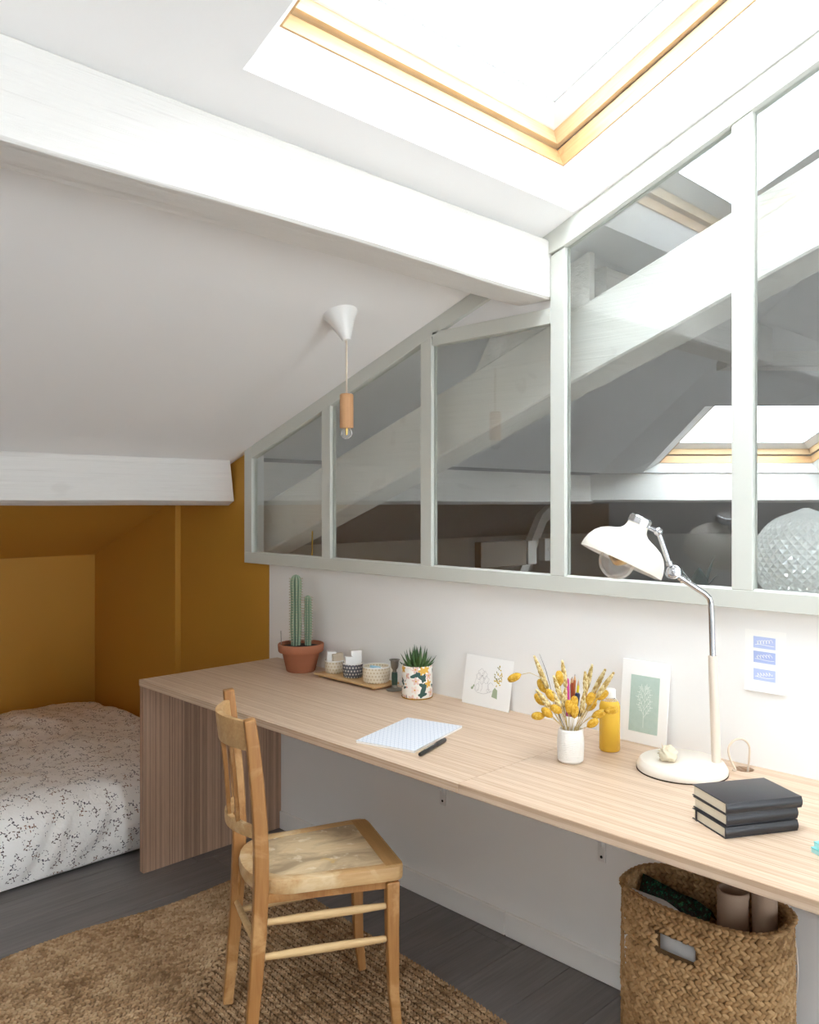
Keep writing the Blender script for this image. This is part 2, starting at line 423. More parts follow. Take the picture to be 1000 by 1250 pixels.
# purlins (painted rough beams)
def rough_beam(name, p0, p1, w, h, label, seed, chamfer=0.0, parent=None, mat=None, slant=0.0):
    """beam with slightly wavy hewn faces from p0 to p1 (p = middle of the section)"""
    p0, p1 = Vector(p0), Vector(p1); d = (p1-p0); L = d.length; d.normalize()
    s = d.cross(Vector((0, 0, 1))).normalized(); u = s.cross(d)
    n = max(4, int(L/0.07)); mb = MB(); k = 8; vs = []
    c = 0.006
    prof = [(-w/2+c, -h/2), (w/2-c-chamfer, -h/2), (w/2, -h/2+c+chamfer*0.35), (w/2, h/2-c), (w/2-c, h/2), (-w/2+c, h/2), (-w/2, h/2-c), (-w/2, -h/2+c)]
    for i in range(n+1):
        t = i/n*L
        for j, (a, b) in enumerate(prof):
            q = noise.noise(Vector((t*2.3 + seed, a*9, b*9)))*0.005 + noise.noise(Vector((t*11 + seed, a*20, b*20)))*0.0022
            q2 = noise.noise(Vector((t*1.7 + seed+9, a*5, b*5)))*0.005
            vs.append(p0 + d*(t - (slant*(b+h/2)/h if i == n else 0)) + s*(a + q) + u*(b + q2))
    fs = [(i*k+j, i*k+(j+1) % k, (i+1)*k+(j+1) % k, (i+1)*k+j) for i in range(n) for j in range(k)]
    fs += [tuple(range(k-1, -1, -1)), tuple(range(n*k, n*k+k))]
    o = mb.add(vs, fs).build(name, mat or M_BEAM, parent, smooth=SM)
    if label: struct(o, label)
    return o
rough_beam('beam', (XL, 1.606, 2.175), (-0.004, 1.606, 2.175), 0.14, 0.185, 'big white painted beam crossing below the skylight', 1.0)
rough_beam('beam', (XL, 3.445, 1.5415), (-0.004, 3.445, 1.5415), 0.15, 0.227, 'low white painted beam at the mouth of the mustard alcove', 5.0, chamfer=0.045, slant=0.03)

# skirting
for a, b in ((-0.27, 1.728), (1.730, 2.998)):
    struct(MB().box((-0.014, a, 0), (0, b, 0.078)).build('baseboard_right', M_BASE, bevel=0.003, seg=1), 'white skirting board under the desk, %s of the joint' % ('basket side' if a < 1 else 'bed side'))

# ------------------------------------------------------------------ glazed partition on top of the right wall
part = empty('window_3', (0, 0, 0)); struct(part, 'sage grey timber glazed partition above the desk')
FX0, FX1 = -0.03, 0.004
def member(name, poly, x0=FX0, x1=FX1): return MB().prism(poly, 'x', x0, x1).build(name, M_FRAME, part, bevel=0.0015, seg=1)
ZB0, ZB1 = 1.163, 1.212
low_in = lambda y: ztl(y) - 0.058
up_in = lambda y: ztu(y) - 0.074
member('bottom_rail', [(-0.28, ZB0), (3.25, ZB0), (3.25, ZB1), (-0.28, ZB1)])
member('end_stile', [(3.192, ZB1), (3.25, ZB1), (3.25, ztl(3.25)), (3.192, ztl(3.192))])
POST = [(2.625, 2.680), (2.0515, 2.106), (1.479, 1.533), (0.897, 0.952), (0.315, 0.370), (-0.28, -0.22)]
for i, (a, b) in enumerate(POST):
    f = low_in if i < 2 else up_in
    member('post', [(a, ZB1), (b, ZB1), (b, f(b)), (a, f(a))])
member('top_rail', [(3.192, low_in(3.192)), (3.192, ztl(3.192)), (1.60, ztl(1.60)), (1.60, low_in(1.60))])
member('top_rail', [(1.585, up_in(1.585)+.036), (1.585, ztu(1.585)), (-0.28, ztu(-0.28)), (-0.28, up_in(-0.28)), (1.479, up_in(1.479)), (1.5335, up_in(1.479)-.012)], FX0-0.006, FX1)
member('middle_rail', [(1.533, 2.003), (2.047, 2.003), (2.047, 2.052), (1.533, 2.052)])
MB().prism([(2.047, 2.052), (2.047, low_in(2.047)+.03), (1.536, low_in(1.536)+.03), (1.536, 2.052)], 'x', -0.012, 0.03).build('infill_panel', M_CEIL, part)
def bay(y0, y1, f):
    """one pane (y0 < y1) with its top edge following f, and the thin putty line along its foot"""
    poly = [(y0, ZB1), (y1, ZB1), (y1, f(y1)), (y0, f(y0))]
    MB().prism(poly, 'x', -0.0145, -0.0105).build('pane', M_PART_GLASS, part)
    MB().prism([(-0.0200, ZB1), (-0.0147, ZB1), (-0.0147, ZB1 + 0.004)], 'y', y0, y1).build('putty_line', M_FRAME, part)
bay(2.680, 3.192, low_in); bay(2.106, 2.625, low_in); bay(1.533, 2.0515, lambda y: 2.003)
bay(0.952, 1.479, up_in); bay(0.370, 0.897, up_in); bay(-0.22, 0.315, up_in)

# ------------------------------------------------------------------ the room seen through the partition
DIAG = 0.77903                                        # direction of the diagonal roof slope of the next room, from the y axis
C0 = Vector((-2.165, 0.0, 0.0)); FW = Vector((math.sin(DIAG), math.cos(DIAG), 0)); RT = Vector((math.cos(DIAG), -math.sin(DIAG), 0))
def rd(r, d, z): return C0 + RT*r + FW*d + Vector((0, 0, z))       # coordinates along the diagonal roof of the next room
zB = lambda d: 1.655 + 0.2656*(6.0465 - d)
hip = lambda d: (3.238 - (zB(d) - 1.684)/0.345 - FW.y*d)/RT.y       # where the two roof slopes meet
RR, DK, DT = 4.6, 8.0, 1.47
pts = [rd(-1, 1, 0)]
struct(MB().slab([(0.08, YB, 0), (4.3, YB, 0), rd(1.1, DK, 0), rd(RR, DK, 0), rd(RR, DT, 0), rd(1.87, DT, 0), (0.08, -0.26, 0)], (0, 0, -.06)).build('floor_next_room', M_FLOOR), 'grey floor of the room beyond the glazing')
yh = lambda d: (C0 + RT*hip(d) + FW*d)
A = lambda p: Vector((p[0], p[1], ztl(p[1])))
kt, kb = yh(DT), yh(DK)
struct(MB().slab([A((0.035, YB+.1)), A((kb.x+.05, YB+.1)), A(yh(DK)), A(yh(6.0465)), A((0.035, yh(6.0465).y))], (0, 0, T)).build('ceiling_next_room_eaves', M_EAVES_SHADE), 'low ceiling below the far beam of the next room, shade painted in as grey')
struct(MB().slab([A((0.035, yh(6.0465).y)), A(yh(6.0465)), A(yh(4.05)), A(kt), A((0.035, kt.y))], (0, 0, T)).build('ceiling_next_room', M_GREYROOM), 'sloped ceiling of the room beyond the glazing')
OR0, OR1, OD0, OD1 = 1.7086, 3.0, 6.036, 4.764
TB = 0.075; m = MB()
def Bq(*rds): m.slab([rd(r, d, zB(d)) for r, d in rds], (0, 0, TB))
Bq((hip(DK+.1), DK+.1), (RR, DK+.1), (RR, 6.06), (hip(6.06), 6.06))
struct(m.build('ceiling_next_room_hip_eaves', M_EAVES_SHADE), 'low ceiling below the far skylight, shade painted in as grey'); m = MB()
Bq((hip(6.06), 6.06), (RR, 6.06), (RR, OD0), (hip(OD0), OD0)); Bq((hip(OD0), OD0), (OR0, OD0), (OR0, OD1), (hip(OD1), OD1))
Bq((OR1, OD0), (3.25, OD0), (3.25, OD1), (OR1, OD1)); Bq((4.4, OD0), (RR, OD0), (RR, OD1), (4.4, OD1)); Bq((hip(OD1), OD1), (RR, OD1), (RR, DT), (hip(DT), DT))
struct(m.build('ceiling_next_room_hip', M_GREYROOM, weld=False), 'second ceiling slope of the next room with its own skylight')
PB = math.atan(0.2656)
ox, oy = 1.832, 2.945
skylight('window_4', 'pine framed skylight seen through the partition glass', rd((ox+oy)/2, OD0-.004, zB(OD0)+0.074), RT.copy(),
         Vector((-FW.x*math.cos(PB), -FW.y*math.cos(PB), math.sin(PB))), Vector((FW.x*math.sin(PB), FW.y*math.sin(PB), math.cos(PB))),
         (oy-ox)/2, 1.28, [rd(OR0, OD0, zB(OD0)), rd(OR1, OD0, zB(OD0)), rd(OR1, OD1, zB(OD1)), rd(OR0, OD1, zB(OD1))])
skylight('fill_window_5', 'skylight added to brighten the next room, out of view', rd(3.825, OD0-.004, zB(OD0)+0.074), RT.copy(),  # unseen skylight, added to brighten the next room
         Vector((-FW.x*math.cos(PB), -FW.y*math.cos(PB), math.sin(PB))), Vector((FW.x*math.sin(PB), FW.y*math.sin(PB), math.cos(PB))),
         0.52, 1.28, [rd(3.25, OD0, zB(OD0)), rd(4.4, OD0, zB(OD0)), rd(4.4, OD1, zB(OD1)), rd(3.25, OD1, zB(OD1))])
m = MB()
m.box((0.08, YB, 0), (kb.x+.3, YB+.08, 1.3))
m.slab([rd(hip(DK)-.2, DK, 0), rd(RR, DK, 0), rd(RR, DK, 1.25), rd(hip(DK)-.2, DK, 1.25)], FW*0.08)
m.slab([rd(RR, DK, 0), rd(RR, DT, 0), rd(RR, DT, zB(DT)), rd(RR, DK, zB(DK))], RT*0.08)
m.slab([rd(RR, DT, 0), rd(hip(DT), DT, 0), rd(hip(DT), DT, zB(DT)+.1), rd(RR, DT, zB(DT)+.1)], FW*-0.08)
m.slab([(0.08, kt.y, 0), (kt.x, kt.y, 0), (kt.x, kt.y, 3.0), (0.08, kt.y, 3.0)], (0, -0.08, 0))
struct(m.build('wall_next_room', M_WALL_SHADE, weld=False), 'walls of the room beyond the glazing, shade painted in as grey')
rough_beam('beam', (0.085, 3.445, 1.5415), (3.1, 3.445, 1.5415), 0.15, 0.227, 'white beam of the next room along the foot of the roof', 8.0, chamfer=0.04)
rough_beam('beam', rd(1.30, 6.12, 1.548), rd(4.55, 6.12, 1.548), 0.15, 0.21, 'white beam below the skylight of the next room', 12.0, chamfer=0.03, mat=M_BEAMD)
rough_beam('beam', (0.3, 1.606, 2.165), (1.72, 1.606, 2.165), 0.14, 0.17, 'upper white beam of the next room behind the slanted rafter', 14.0)
rough_beam('beam', rd(4.55, 4.12, 2.175), rd(1.56, 4.12, 2.175), 0.14, 0.13, 'upper white beam above the far skylight', 16.0, mat=M_BEAMD)
ra = lambda y: 1.211 + 0.3615*(3.294 - y) + 0.112
rough_beam('beam', (0.205, 4.0, ra(4.0)), (0.205, -0.2, ra(-0.2)), 0.17, 0.225, 'thick white rafter slanting up behind the partition glass', 3.0, mat=M_BEAMY)
struct(MB().box((0.08, -0.28, 1.12), (0.50, 3.25, 1.163)).build('trim_1', M_BASE, bevel=0.002), 'white ledge behind the glazing carrying the glass globe')

st = empty('roof_strut', (3.0, 3.9, 0.8), label='slanting white timber strut under the far beam, seen through the third pane', cat='strut')
MB().ribbon([(0.262, 0, 0.58), (0.150, 0, 0.515), (0.118, 0, 0.47), (-0.124, 0, 0.10), (-0.20, 0, 0.0)], Vector((0, 1, 0)), 0.06, 0.085).build('brace', M_BEAM, st)
tb = empty('timber_tie', (2.50, 3.78, 0.975), label='short horizontal timber with a cut end painted pale as if lit, crossing the slanting strut', cat='timber')
MB().box((-0.26, -0.03, 0), (0.262, 0.03, 0.185)).build('body', plain('brown_grey_timber', '#8a8177', 0.7, vary=0.15, bscale=20), tb, bevel=0.006)
MB().box((0.262, -0.045, 0.004), (0.365, 0.03, 0.178)).build('lit_cut_end', M_LIT_END, tb, bevel=0.003)
bk = empty('lit_timber_end', (3.042, 3.78, 0.994), label='end of another timber painted pale as if lit, beside the slanting strut', cat='block')
MB().box((-0.052, -0.03, 0), (0.052, 0.03, 0.17)).build('body', M_LIT_END, bk, bevel=0.003)
MB().box((-0.012, -0.034, 0.075), (0.012, -0.0302, 0.10)).build('fixing_plate', M_STEEL0, bk)
rt_ = lambda y: ra(y) + 0.118
struct(MB().prism([(1.99, rt_(1.99)+.008), (1.50, rt_(1.50)+.008), (1.50, rt_(1.50)+.17), (1.87, rt_(1.87)+.17)], 'x', 0.14, 0.17).build('trim_2', M_BEAM), 'white board filling the gap above the slanted rafter')

# ------------------------------------------------------------------ desk
M_DESK = wood('laminated_light_oak', '#bc9d81', '#d8c1a9', 'Y', strips=0.0042, fine=210, rough=0.42, stripvary=0.42, bump=0.05, low=0.18)
M_PANEL = wood('laminated_oak_upright', '#8d705c', '#b9977d', 'Z', strips=0.0055, fine=210, rough=0.5, stripvary=0.5, bump=0.05, low=0.2)
M_STEEL = plain('white_bracket_steel', '#e4e2e0', 0.4, 0.5)
M_DARK = plain('dark_hole', '#1c1a19', 0.8)
desk = empty('desk', (-0.33, 1.4, 0), label='long light wood desk running along the wall, on one upright panel and brackets', cat='desk')
DL = lambda p: (p[0]+0.33, p[1]-1.4, p[2])
ZD = 0.75
def desk_board(y0, y1, hole=None):
    me = bpy.data.meshes.new('desktop'); bm = bmesh.new()
    def ring(pts, z): return [bm.verts.new(DL((x, y, z))) for x, y in pts]
    out = [(-0.655, y0), (-0.001, y0), (-0.001, y1), (-0.655, y1)]
    if hole is None:
        a, b = ring(out, ZD-0.025), ring(out, ZD); bm.faces.new(a[::-1]); bm.faces.new(b)
        for i in range(4): bm.faces.new((a[i], a[(i+1) % 4], b[(i+1) % 4], b[i]))
    else:
        cx, cy, r = hole; n = 32
        an = [math.atan2(p[1]-cy, p[0]-cx) for p in out]
        cir = [(cx + r*math.cos(an[0] + 2*math.pi*k/n), cy + r*math.sin(an[0] + 2*math.pi*k/n)) for k in range(n)]
        aa = [(x - an[0]) % (2*math.pi) for x in an]
        R = {z: (ring(out, z), ring(cir, z)) for z in (ZD-0.025, ZD)}
        for z, (o, c) in R.items():
            idx = [round(t/(2*math.pi)*n) % n for t in aa]
            for i in range(4):
                j = (i+1) % 4; ks = []; k = idx[i]
                while True:
                    ks.append(k)
                    if k == idx[j]: break
                    k = (k+1) % n
                bm.faces.new([o[i], o[j]] + [c[q] for q in ks[::-1]])
        (o0, c0), (o1, c1) = R[ZD-0.025], R[ZD]
        for i in range(4): bm.faces.new((o0[i], o0[(i+1) % 4], o1[(i+1) % 4], o1[i]))
        for i in range(n): bm.faces.new((c0[i], c0[(i+1) % n], c1[(i+1) % n], c1[i]))
    bmesh.ops.recalc_face_normals(bm, faces=bm.faces)
    es = [e for e in bm.edges if all(abs(v.co.x + 0.325) < 1e-4 or abs(v.co.y) > 1.2 for v in e.verts) and len(e.link_faces) == 2 and e.calc_face_angle(0) > 1 and abs(e.verts[0].co.z-e.verts[1].co.z) < 1e-5]
    bmesh.ops.bevel(bm, geom=es, offset=0.0012, segments=1, affect='EDGES', clamp_overlap=True)
    bm.to_mesh(me); bm.free(); me.materials.append(M_DESK)
    o = bpy.data.objects.new('desktop', me); COL.objects.link(o); o.parent = desk
desk_board(1.3605, 3.032)
desk_board(-0.25, 1.3595, (-0.046, 0.912, 0.0245))
MB().box(DL((-0.652, 3.002, 0)), DL((-0.001, 3.032, 0.725))).build('upright_panel', M_PANEL, desk, bevel=0.001, seg=1)
def bracket(y):
    m = MB().box(DL((-0.006, y-0.014, 0.356)), DL((-0.001, y+0.014, 0.725))).box(DL((-0.40, y-0.014, 0.719)), DL((-0.006, y+0.014, 0.7245)))
    m.prism([(DL((-0.006, 0, 0))[0], 0.40), (DL((-0.006, 0, 0))[0], 0.719), (DL((-0.30, 0, 0))[0], 0.719), (DL((-0.30, 0, 0))[0], 0.714)], 'y', y-1.4-0.0015, y-1.4+0.0015)
    b = m.build('bracket', M_STEEL, desk, bevel=0.0015, seg=1)
    rot = Matrix.Rotation(math.radians(-90), 4, 'Y')
    MB().lathe([(0.0045, -0.0006), (0.0045, 0.0006), (0.0, 0.0006)], 12, rot, DL((-0.0062, y, 0.372))).build('screw_hole', M_DARK, b)
for y in (2.019, 1.363, 0.70, 0.05): bracket(y)

# ------------------------------------------------------------------ chair
M_CHAIR = wood('honey_beech', '#87562b', '#b2824c', 'Z', fine=130, rough=0.5, worn='#bd9260', bump=0.15)
M_CHAIRH = wood('honey_beech_cross', '#a57c4c', '#cba777', 'X', fine=130, rough=0.55, worn='#d0b68e', bump=0.15)
M_STRETCH = wood('worn_beech_rod', '#b08a5a', '#d6b888', 'X', fine=120, rough=0.55, bump=0.1)
M_RAIL = wood('darker_seat_rail', '#8a6236', '#b58c57', 'Y', fine=130, rough=0.5, bump=0.1)
def seat_mat():
    t = NT('worn_seat_ply'); co = t.co()
    g = t.noise(t.map(co, (9, 90, 90)), 1.0, 5, 0.65, 0.5); b = t.noise(t.map(co, (3, 7, 7)), 1.6, 5, 0.6, 0.8)
    c = t.mix(g, lin('#bfa27a'), lin('#dfc9a4'))
    c = t.mix(t.ramp(b, [(0.42, (0, 0, 0, 1)), (0.62, (0.9, 0.9, 0.9, 1))]), c, lin('#9a8468'))
    k = t.noise(co, 26, 4, 0.6); c = t.mix(t.ramp(k, [(0.60, (0, 0, 0, 1)), (0.70, (0.6, 0.6, 0.6, 1))]), c, lin('#e6d9bf'))
    y = t.noise(co, 11, 3, 0.5); c = t.mix(t.ramp(y, [(0.64, (0, 0, 0, 1)), (0.70, (0.55, 0.55, 0.55, 1))]), c, lin('#d3a53f'))
    t.base(c, 0.5, 0.3); t.bump(g, 0.12, 0.002); return t.m
M_SEAT = seat_mat()
f2, s2 = Vector((0.911, -0.411, 0)), Vector((-0.411, -0.911, 0))
# thing frame: origin under the seat, local x = forward, local y = away from the camera side
org = Vector((-0.74, 1.815, 0.0165))
chair = empty('wooden_chair', org, (0, 0, math.atan2(f2.y, f2.x)), 'old honey wooden chair with curved slatted back, on the jute rug', 'chair')
Rw = Matrix((f2, -s2, Vector((0, 0, 1))))          # world -> local rows
def CL(x, y, z): return Rw @ (Vector((x, y, z)) - org)
F1, F2, B1, B2 = (-0.515, 1.900), (-0.6495, 1.602), (-0.855, 2.021), (-0.9515, 1.771)
f1, fn, b1, bn = (CL(*p, 0.0) for p in (F1, F2, B1, B2))
G = 0.0005
def leg(path, w, h):
    MB().ribbon(path, [Vector((1, 0, 0))]*len(path), w, h).build('leg', M_CHAIR, chair, bevel=0.005, seg=3, smooth=SM)
for p in (f1, fn):
    zs = [G, 0.12, 0.28, 0.415]
    leg([(p.x + d, p.y, z) for z, d in zip(zs, (0.016, 0.004, 0.0, 0.0))], [0.024, 0.028, 0.033, 0.036], [0.022, 0.026, 0.031, 0.033])
lean = [(z, -0.033*max(0, (0.46-z)/0.46)**1.5 - 0.030*max(0, (z-0.52)/0.36)**1.5) for z in (G, 0.115, 0.22, 0.32, 0.43, 0.52, 0.60, 0.67, 0.735, 0.81)]
for p, top in ((b1, 0.893), (bn, 0.872)):
    pth = [(p.x + d, p.y, z) for z, d in lean] + [(p.x - 0.030, p.y, top)]
    leg(pth, [0.028, 0.031, 0.034, 0.036, 0.037, 0.037, 0.0365, 0.0355, 0.0345, 0.0325, 0.030], [0.026, 0.029, 0.032, 0.034, 0.035, 0.035, 0.0345, 0.034, 0.033, 0.0315, 0.029])
# seat: curved rim, front rail, panel
HW, SB, ST = 0.180, 0.4185, 0.4555
xf = f1.x + 0.034; yc = (f1.y + fn.y)/2
def outline(inset, n=14, front=0.0):
    pts = []
    r = 0.03
    def corner(sg):
        c = Vector((xf - inset - front - r, yc + sg*(HW - inset - r)))
        return [(c.x + r*math.cos(a), c.y + sg*r*math.sin(a)) for a in [math.pi/2*k/4 for k in range(5)]]
    a = corner(1)                                     # front (x) -> side (+y)
    back = []
    for k in range(n+1):
        t = math.pi*k/n; x = xf - 0.245 - (0.165 - inset)*abs(math.sin(t))**0.72; y = (0.163 - inset)*abs(math.cos(t))**0.9*(1 if math.cos(t) > 0 else -1)
        back.append((x, yc + y))
    b = corner(-1)[::-1]
    return a + back + b
def ring_mesh(o, i, z0, z1):
    n = len(o); m = MB()
    V = [(x, y, z0) for x, y in o] + [(x, y, z1) for x, y in o] + [(x, y, z0) for x, y in i] + [(x, y, z1) for x, y in i]
    F = []
    for k in range(n):
        j = (k+1) % n
        F += [(k, j, n+j, n+k), (2*n+k, 3*n+k, 3*n+j, 2*n+j), (n+k, n+j, 3*n+j, 3*n+k), (k, 2*n+k, 2*n+j, j)]
    return m.add(V, F)
o_, i_ = outline(0), outline(0.034)
ring_mesh(o_, i_, SB, ST).build('seat_rim', M_CHAIRH, chair, bevel=0.004, seg=2, smooth=SM)
MB().prism([(x, y) for x, y in outline(0.0335)], 'z', SB+0.018, ST-0.0012).build('seat_panel', M_SEAT, chair, bevel=0.0015, seg=1)
MB().box((xf-0.050, yc-HW+0.014, ST-0.003), (xf-0.006, yc+HW-0.014, ST+0.0012)).build('seat_front_rail', M_RAIL, chair, bevel=0.001, seg=1)
def apron():
    m = MB()
    for p, q in ((f1, b1), (fn, bn), (f1, fn), (b1, bn)):
        m.ribbon([(p.x, p.y, 0.408), (q.x, q.y, 0.408)], Vector((0, 0, 1)), 0.022, 0.012)
    return m.build('apron', M_CHAIR, chair)
apron()
def rod(p, q, r): 
    p, q = Vector(p), Vector(q); ts = [0, .06, .25, .5, .75, .94, 1]; rs = [.6, .8, 1, 1.08, 1, .8, .6]
    MB().tube([p.lerp(q, t) for t in ts], [r*k for k in rs], 10).build('stretcher', M_STRETCH, chair, smooth=SM)
for p, q in ((fn, bn), (f1, b1)):
    for z, d in ((0.347, -0.006), (0.259, -0.011)):
        rod((q.x + d, q.y, z), (p.x, p.y, z+0.002), 0.0105)
rod((b1.x-0.01, b1.y, 0.29), (bn.x-0.01, bn.y, 0.29), 0.009); 
def brace(a, b, mid):
    a, b, mid = Vector(a), Vector(b), Vector(mid)
    MB().tube([a.lerp(mid, t).lerp(mid.lerp(b, t), t) for t in [k/6 for k in range(7)]], 0.006, 8).build('brace', M_CHAIR, chair, smooth=SM)
for p, sg in ((f1, -1), (fn, 1)): brace((p.x, p.y+sg*.012, 0.335), (p.x, p.y+sg*0.075, 0.41), (p.x, p.y+sg*0.03, 0.40))
for p, sg in ((b1, -1), (bn, 1)): brace((p.x-.004, p.y+sg*.012, 0.31), (p.x, p.y+sg*0.07, 0.41), (p.x, p.y+sg*0.02, 0.40))
# curved back: crest, lower rail, slats
def back_curve(z, t):
    """point on the curved plane of the back at height z, t from the near post (0) to the far one (1)"""
    d = np.interp(z, [a for a, b in lean] + [0.9], [b for a, b in lean] + [-0.032])
    p = bn.lerp(b1, t); return Vector((p.x + d - 0.052*math.sin(math.pi*t)**0.9, p.y, z))
def back_rail(name, z0, z1, th, mat):
    n = 16; m = MB(); vs = []
    for k in range(n+1):
        t = k/n
        t_ = 0.03 + 0.94*t
        for zz, sg in ((z0, -1), (z0, 1), (z1, 1), (z1, -1)):
            p = back_curve(zz, t_); vs.append((p.x + sg*th/2, p.y, zz))
    fs = [(i*4+k, i*4+(k+1) % 4, (i+1)*4+(k+1) % 4, (i+1)*4+k) for i in range(n) for k in range(4)] + [(3, 2, 1, 0), tuple(range(n*4, n*4+4))]
    m.add(vs, fs).build(name, mat, chair, bevel=0.004, seg=2, smooth=SM)
back_rail('crest_rail', 0.788, 0.866, 0.018, M_CHAIRH)
back_rail('lower_rail', 0.560, 0.592, 0.018, M_CHAIRH)
for t in (0.28, 0.5, 0.72):
    pts = [back_curve(z, t) for z in (0.588, 0.65, 0.72, 0.79)]
    MB().ribbon(pts, [Vector((0, 1, 0))]*4, 0.024, 0.011).build('slat', M_CHAIR, chair, bevel=0.003, seg=2, smooth=SM)

# ------------------------------------------------------------------ bed on the floor of the alcove
def duvet_mat():
    t = NT('sprigged_cotton'); uv = t.n('ShaderNodeUVMap', uv_map='cloth').outputs[0]
    w = t.vmath('SCALE', t.noise(uv, 3.0, 2, out=1), 0.05); uvw = t.vmath('ADD', uv, w)
    sprig = [(-0.02, 0.02, .060, .052, .4), (0.06, -0.035, .045, .040, 0), (-0.26, -0.10, .090, .034, .9), (-0.15, -0.21, .085, .033, -.5), (0.17, 0.09, .090, .033, 1.3), (0.26, 0.22, .090, .034, .5),
             (0.14, 0.26, .075, .030, 2.2), (0.21, -0.17, .085, .030, -.6), (0.09, 0.06, .18, .008, .75), (-0.12, -0.06, .16, .008, .5)]
    m1, c1 = motif(t, uvw, 18.0, 0.9, sprig)
    m2, c2 = motif(t, uvw, 24.0, 1.0, [(0, 0, .045, .045, 0), (0.20, 0.12, .085, .030, .4), (-0.16, 0.16, .08, .029, 2.0)], 3.0)
    ink = t.ramp(c1[1], [(0.0, lin('#4a4856')), (0.5, lin('#62504c')), (0.8, lin('#8f6246')), (1.0, lin('#565962'))])
    col = t.mix(m1, lin('#f3efea'), ink); col = t.mix(t.math('MULTIPLY', m2, 0.85), col, lin('#6e6064'))
    t.base(col, 0.85, 0.15)
    t.b.inputs['Sheen Weight'].default_value = 0.1
    co = t.co(); t.bump(t.math('ADD', t.noise(co, 26, 3, 0.55, 0.6), t.math('MULTIPLY', t.noise(co, 700, 1), 0.06)), 0.35, 0.012); return t.m
M_DUVET = duvet_mat()
bed = empty('bed', (-1.1, 4.0, 0), label='low bed with a white duvet of tiny floral sprigs, in the mustard alcove', cat='bed')
def duvet():
    prof = [(3.195, 0.012), (3.178, 0.07), (3.170, 0.14), (3.178, 0.20), (3.198, 0.245), (3.24, 0.282), (3.31, 0.303), (3.45, 0.312), (3.7, 0.318), (4.0, 0.315), (4.3, 0.308), (4.55, 0.30), (4.72, 0.285), (4.80, 0.25), (4.83, 0.17), (4.835, 0.05)]
    P = np.array(prof); seg = np.r_[0, np.cumsum(np.hypot(*np.diff(P, axis=0).T))]
    x0, x1 = -2.25, -0.055; nx, nt = 190, 130; ts = np.linspace(0, seg[-1], nt)
    ys, zs = np.interp(ts, seg, P[:, 0]), np.interp(ts, seg, P[:, 1])
    k = np.ones(5)/5
    ys2, zs2 = np.convolve(np.r_[[ys[0]]*2, ys, [ys[-1]]*2], k, 'valid'), np.convolve(np.r_[[zs[0]]*2, zs, [zs[-1]]*2], k, 'valid')
    V, UVs = [], []
    for j in range(nt):
        for i in range(nx+1):
            x = x0 + (x1-x0)*i/nx; y, z = ys2[j], zs2[j]; t = ts[j]
            front = max(0, min(1, (0.34 - t)/0.12)); top = max(0, min(1, (t-0.25)/0.15))
            edge = min(1, (x1 - x)/0.10); edge = 1-(1-max(0, edge))**2
            n1 = noise.noise(Vector((x*2.6, t*2.0, 1.0))); n2 = noise.noise(Vector((x*7 + t*2, t*5, 4.0))); n3 = noise.noise(Vector((x*17, t*13 - x*6, 9.0)))
            fold = noise.noise(Vector((x*13 - t*7, t*3.0, 2.0)))
            hump = 0.035*math.exp(-((x+0.62)/0.38)**2 - ((y-4.45)/0.3)**2) + 0.012*math.exp(-((x+0.25)/0.2)**2 - ((y-4.2)/0.3)**2)
            dz = top*(0.018*n1 + 0.013*n2 + 0.006*n3 + hump)
            dy = front*(-0.012*n1 - 0.018*fold - 0.006*n3) * min(1, t/0.08 + 0.35)
            hem = 0.006*noise.noise(Vector((x*5, 0, 7))) if j < 3 else 0
            zz = max(0.006, (z + dz + hem)*(0.12 + 0.88*edge) if t > 0.2 else (z + dz + hem))
            V.append((x + 1.1 + front*0.006*fold, y + dy - 4.0 , zz)); UVs.append((x, t))
    F = [(j*(nx+1)+i, j*(nx+1)+i+1, (j+1)*(nx+1)+i+1, (j+1)*(nx+1)+i) for j in range(nt-1) for i in range(nx)]
    o = quick('duvet', np.array(V), np.array(F), M_DUVET, bed)
    uvl = o.data.uv_layers.new(name='cloth'); idx = np.empty(len(o.data.loops), dtype=np.int32); o.data.loops.foreach_get('vertex_index', idx)
    uvl.data.foreach_set('uv', np.array(UVs, dtype=np.float32)[idx].ravel())
duvet()
MB().box((-1.14, -0.79, 0.002), (1.03, 0.82, 0.20)).build('mattress', plain('white_mattress_ticking', '#e6e2dc', 0.9), bed, bevel=0.03, seg=3, smooth=SM)

# ------------------------------------------------------------------ woven pieces: many small stitches of fibre in one mesh
BASE_STITCH = None
def stitches(C, D, U, Ln, Wd, Th):
    """one spindle per row: centres C, long direction D, out-of-surface direction U, lengths, widths, thicknesses"""
    D = D/np.linalg.norm(D, axis=1, keepdims=True); S = np.cross(D, U); S /= np.linalg.norm(S, axis=1, keepdims=True); U = np.cross(S, D)
    t = np.array([[-.5, 0, 0]] + [[-.22, .45*math.cos(a), .45*math.sin(a)] for a in np.arange(5)*2*math.pi/5] + [[.22, .45*math.cos(a), .45*math.sin(a)] for a in np.arange(5)*2*math.pi/5] + [[.5, 0, 0]])
    fs = []
    for k in range(5):
        j = (k+1) % 5; fs += [[0, 1+j, 1+k], [1+k, 1+j, 6+j], [1+k, 6+j, 6+k], [11, 6+k, 6+j]]
    fs = np.array(fs); n = len(C)
    V = C[:, None] + t[None, :, 0, None]*(D*Ln[:, None])[:, None] + t[None, :, 1, None]*(S*Wd[:, None])[:, None] + t[None, :, 2, None]*(U*Th[:, None])[:, None]
    F = fs[None] + (np.arange(n)*12)[:, None, None]
    return V.reshape(-1, 3), F.reshape(-1, 3)

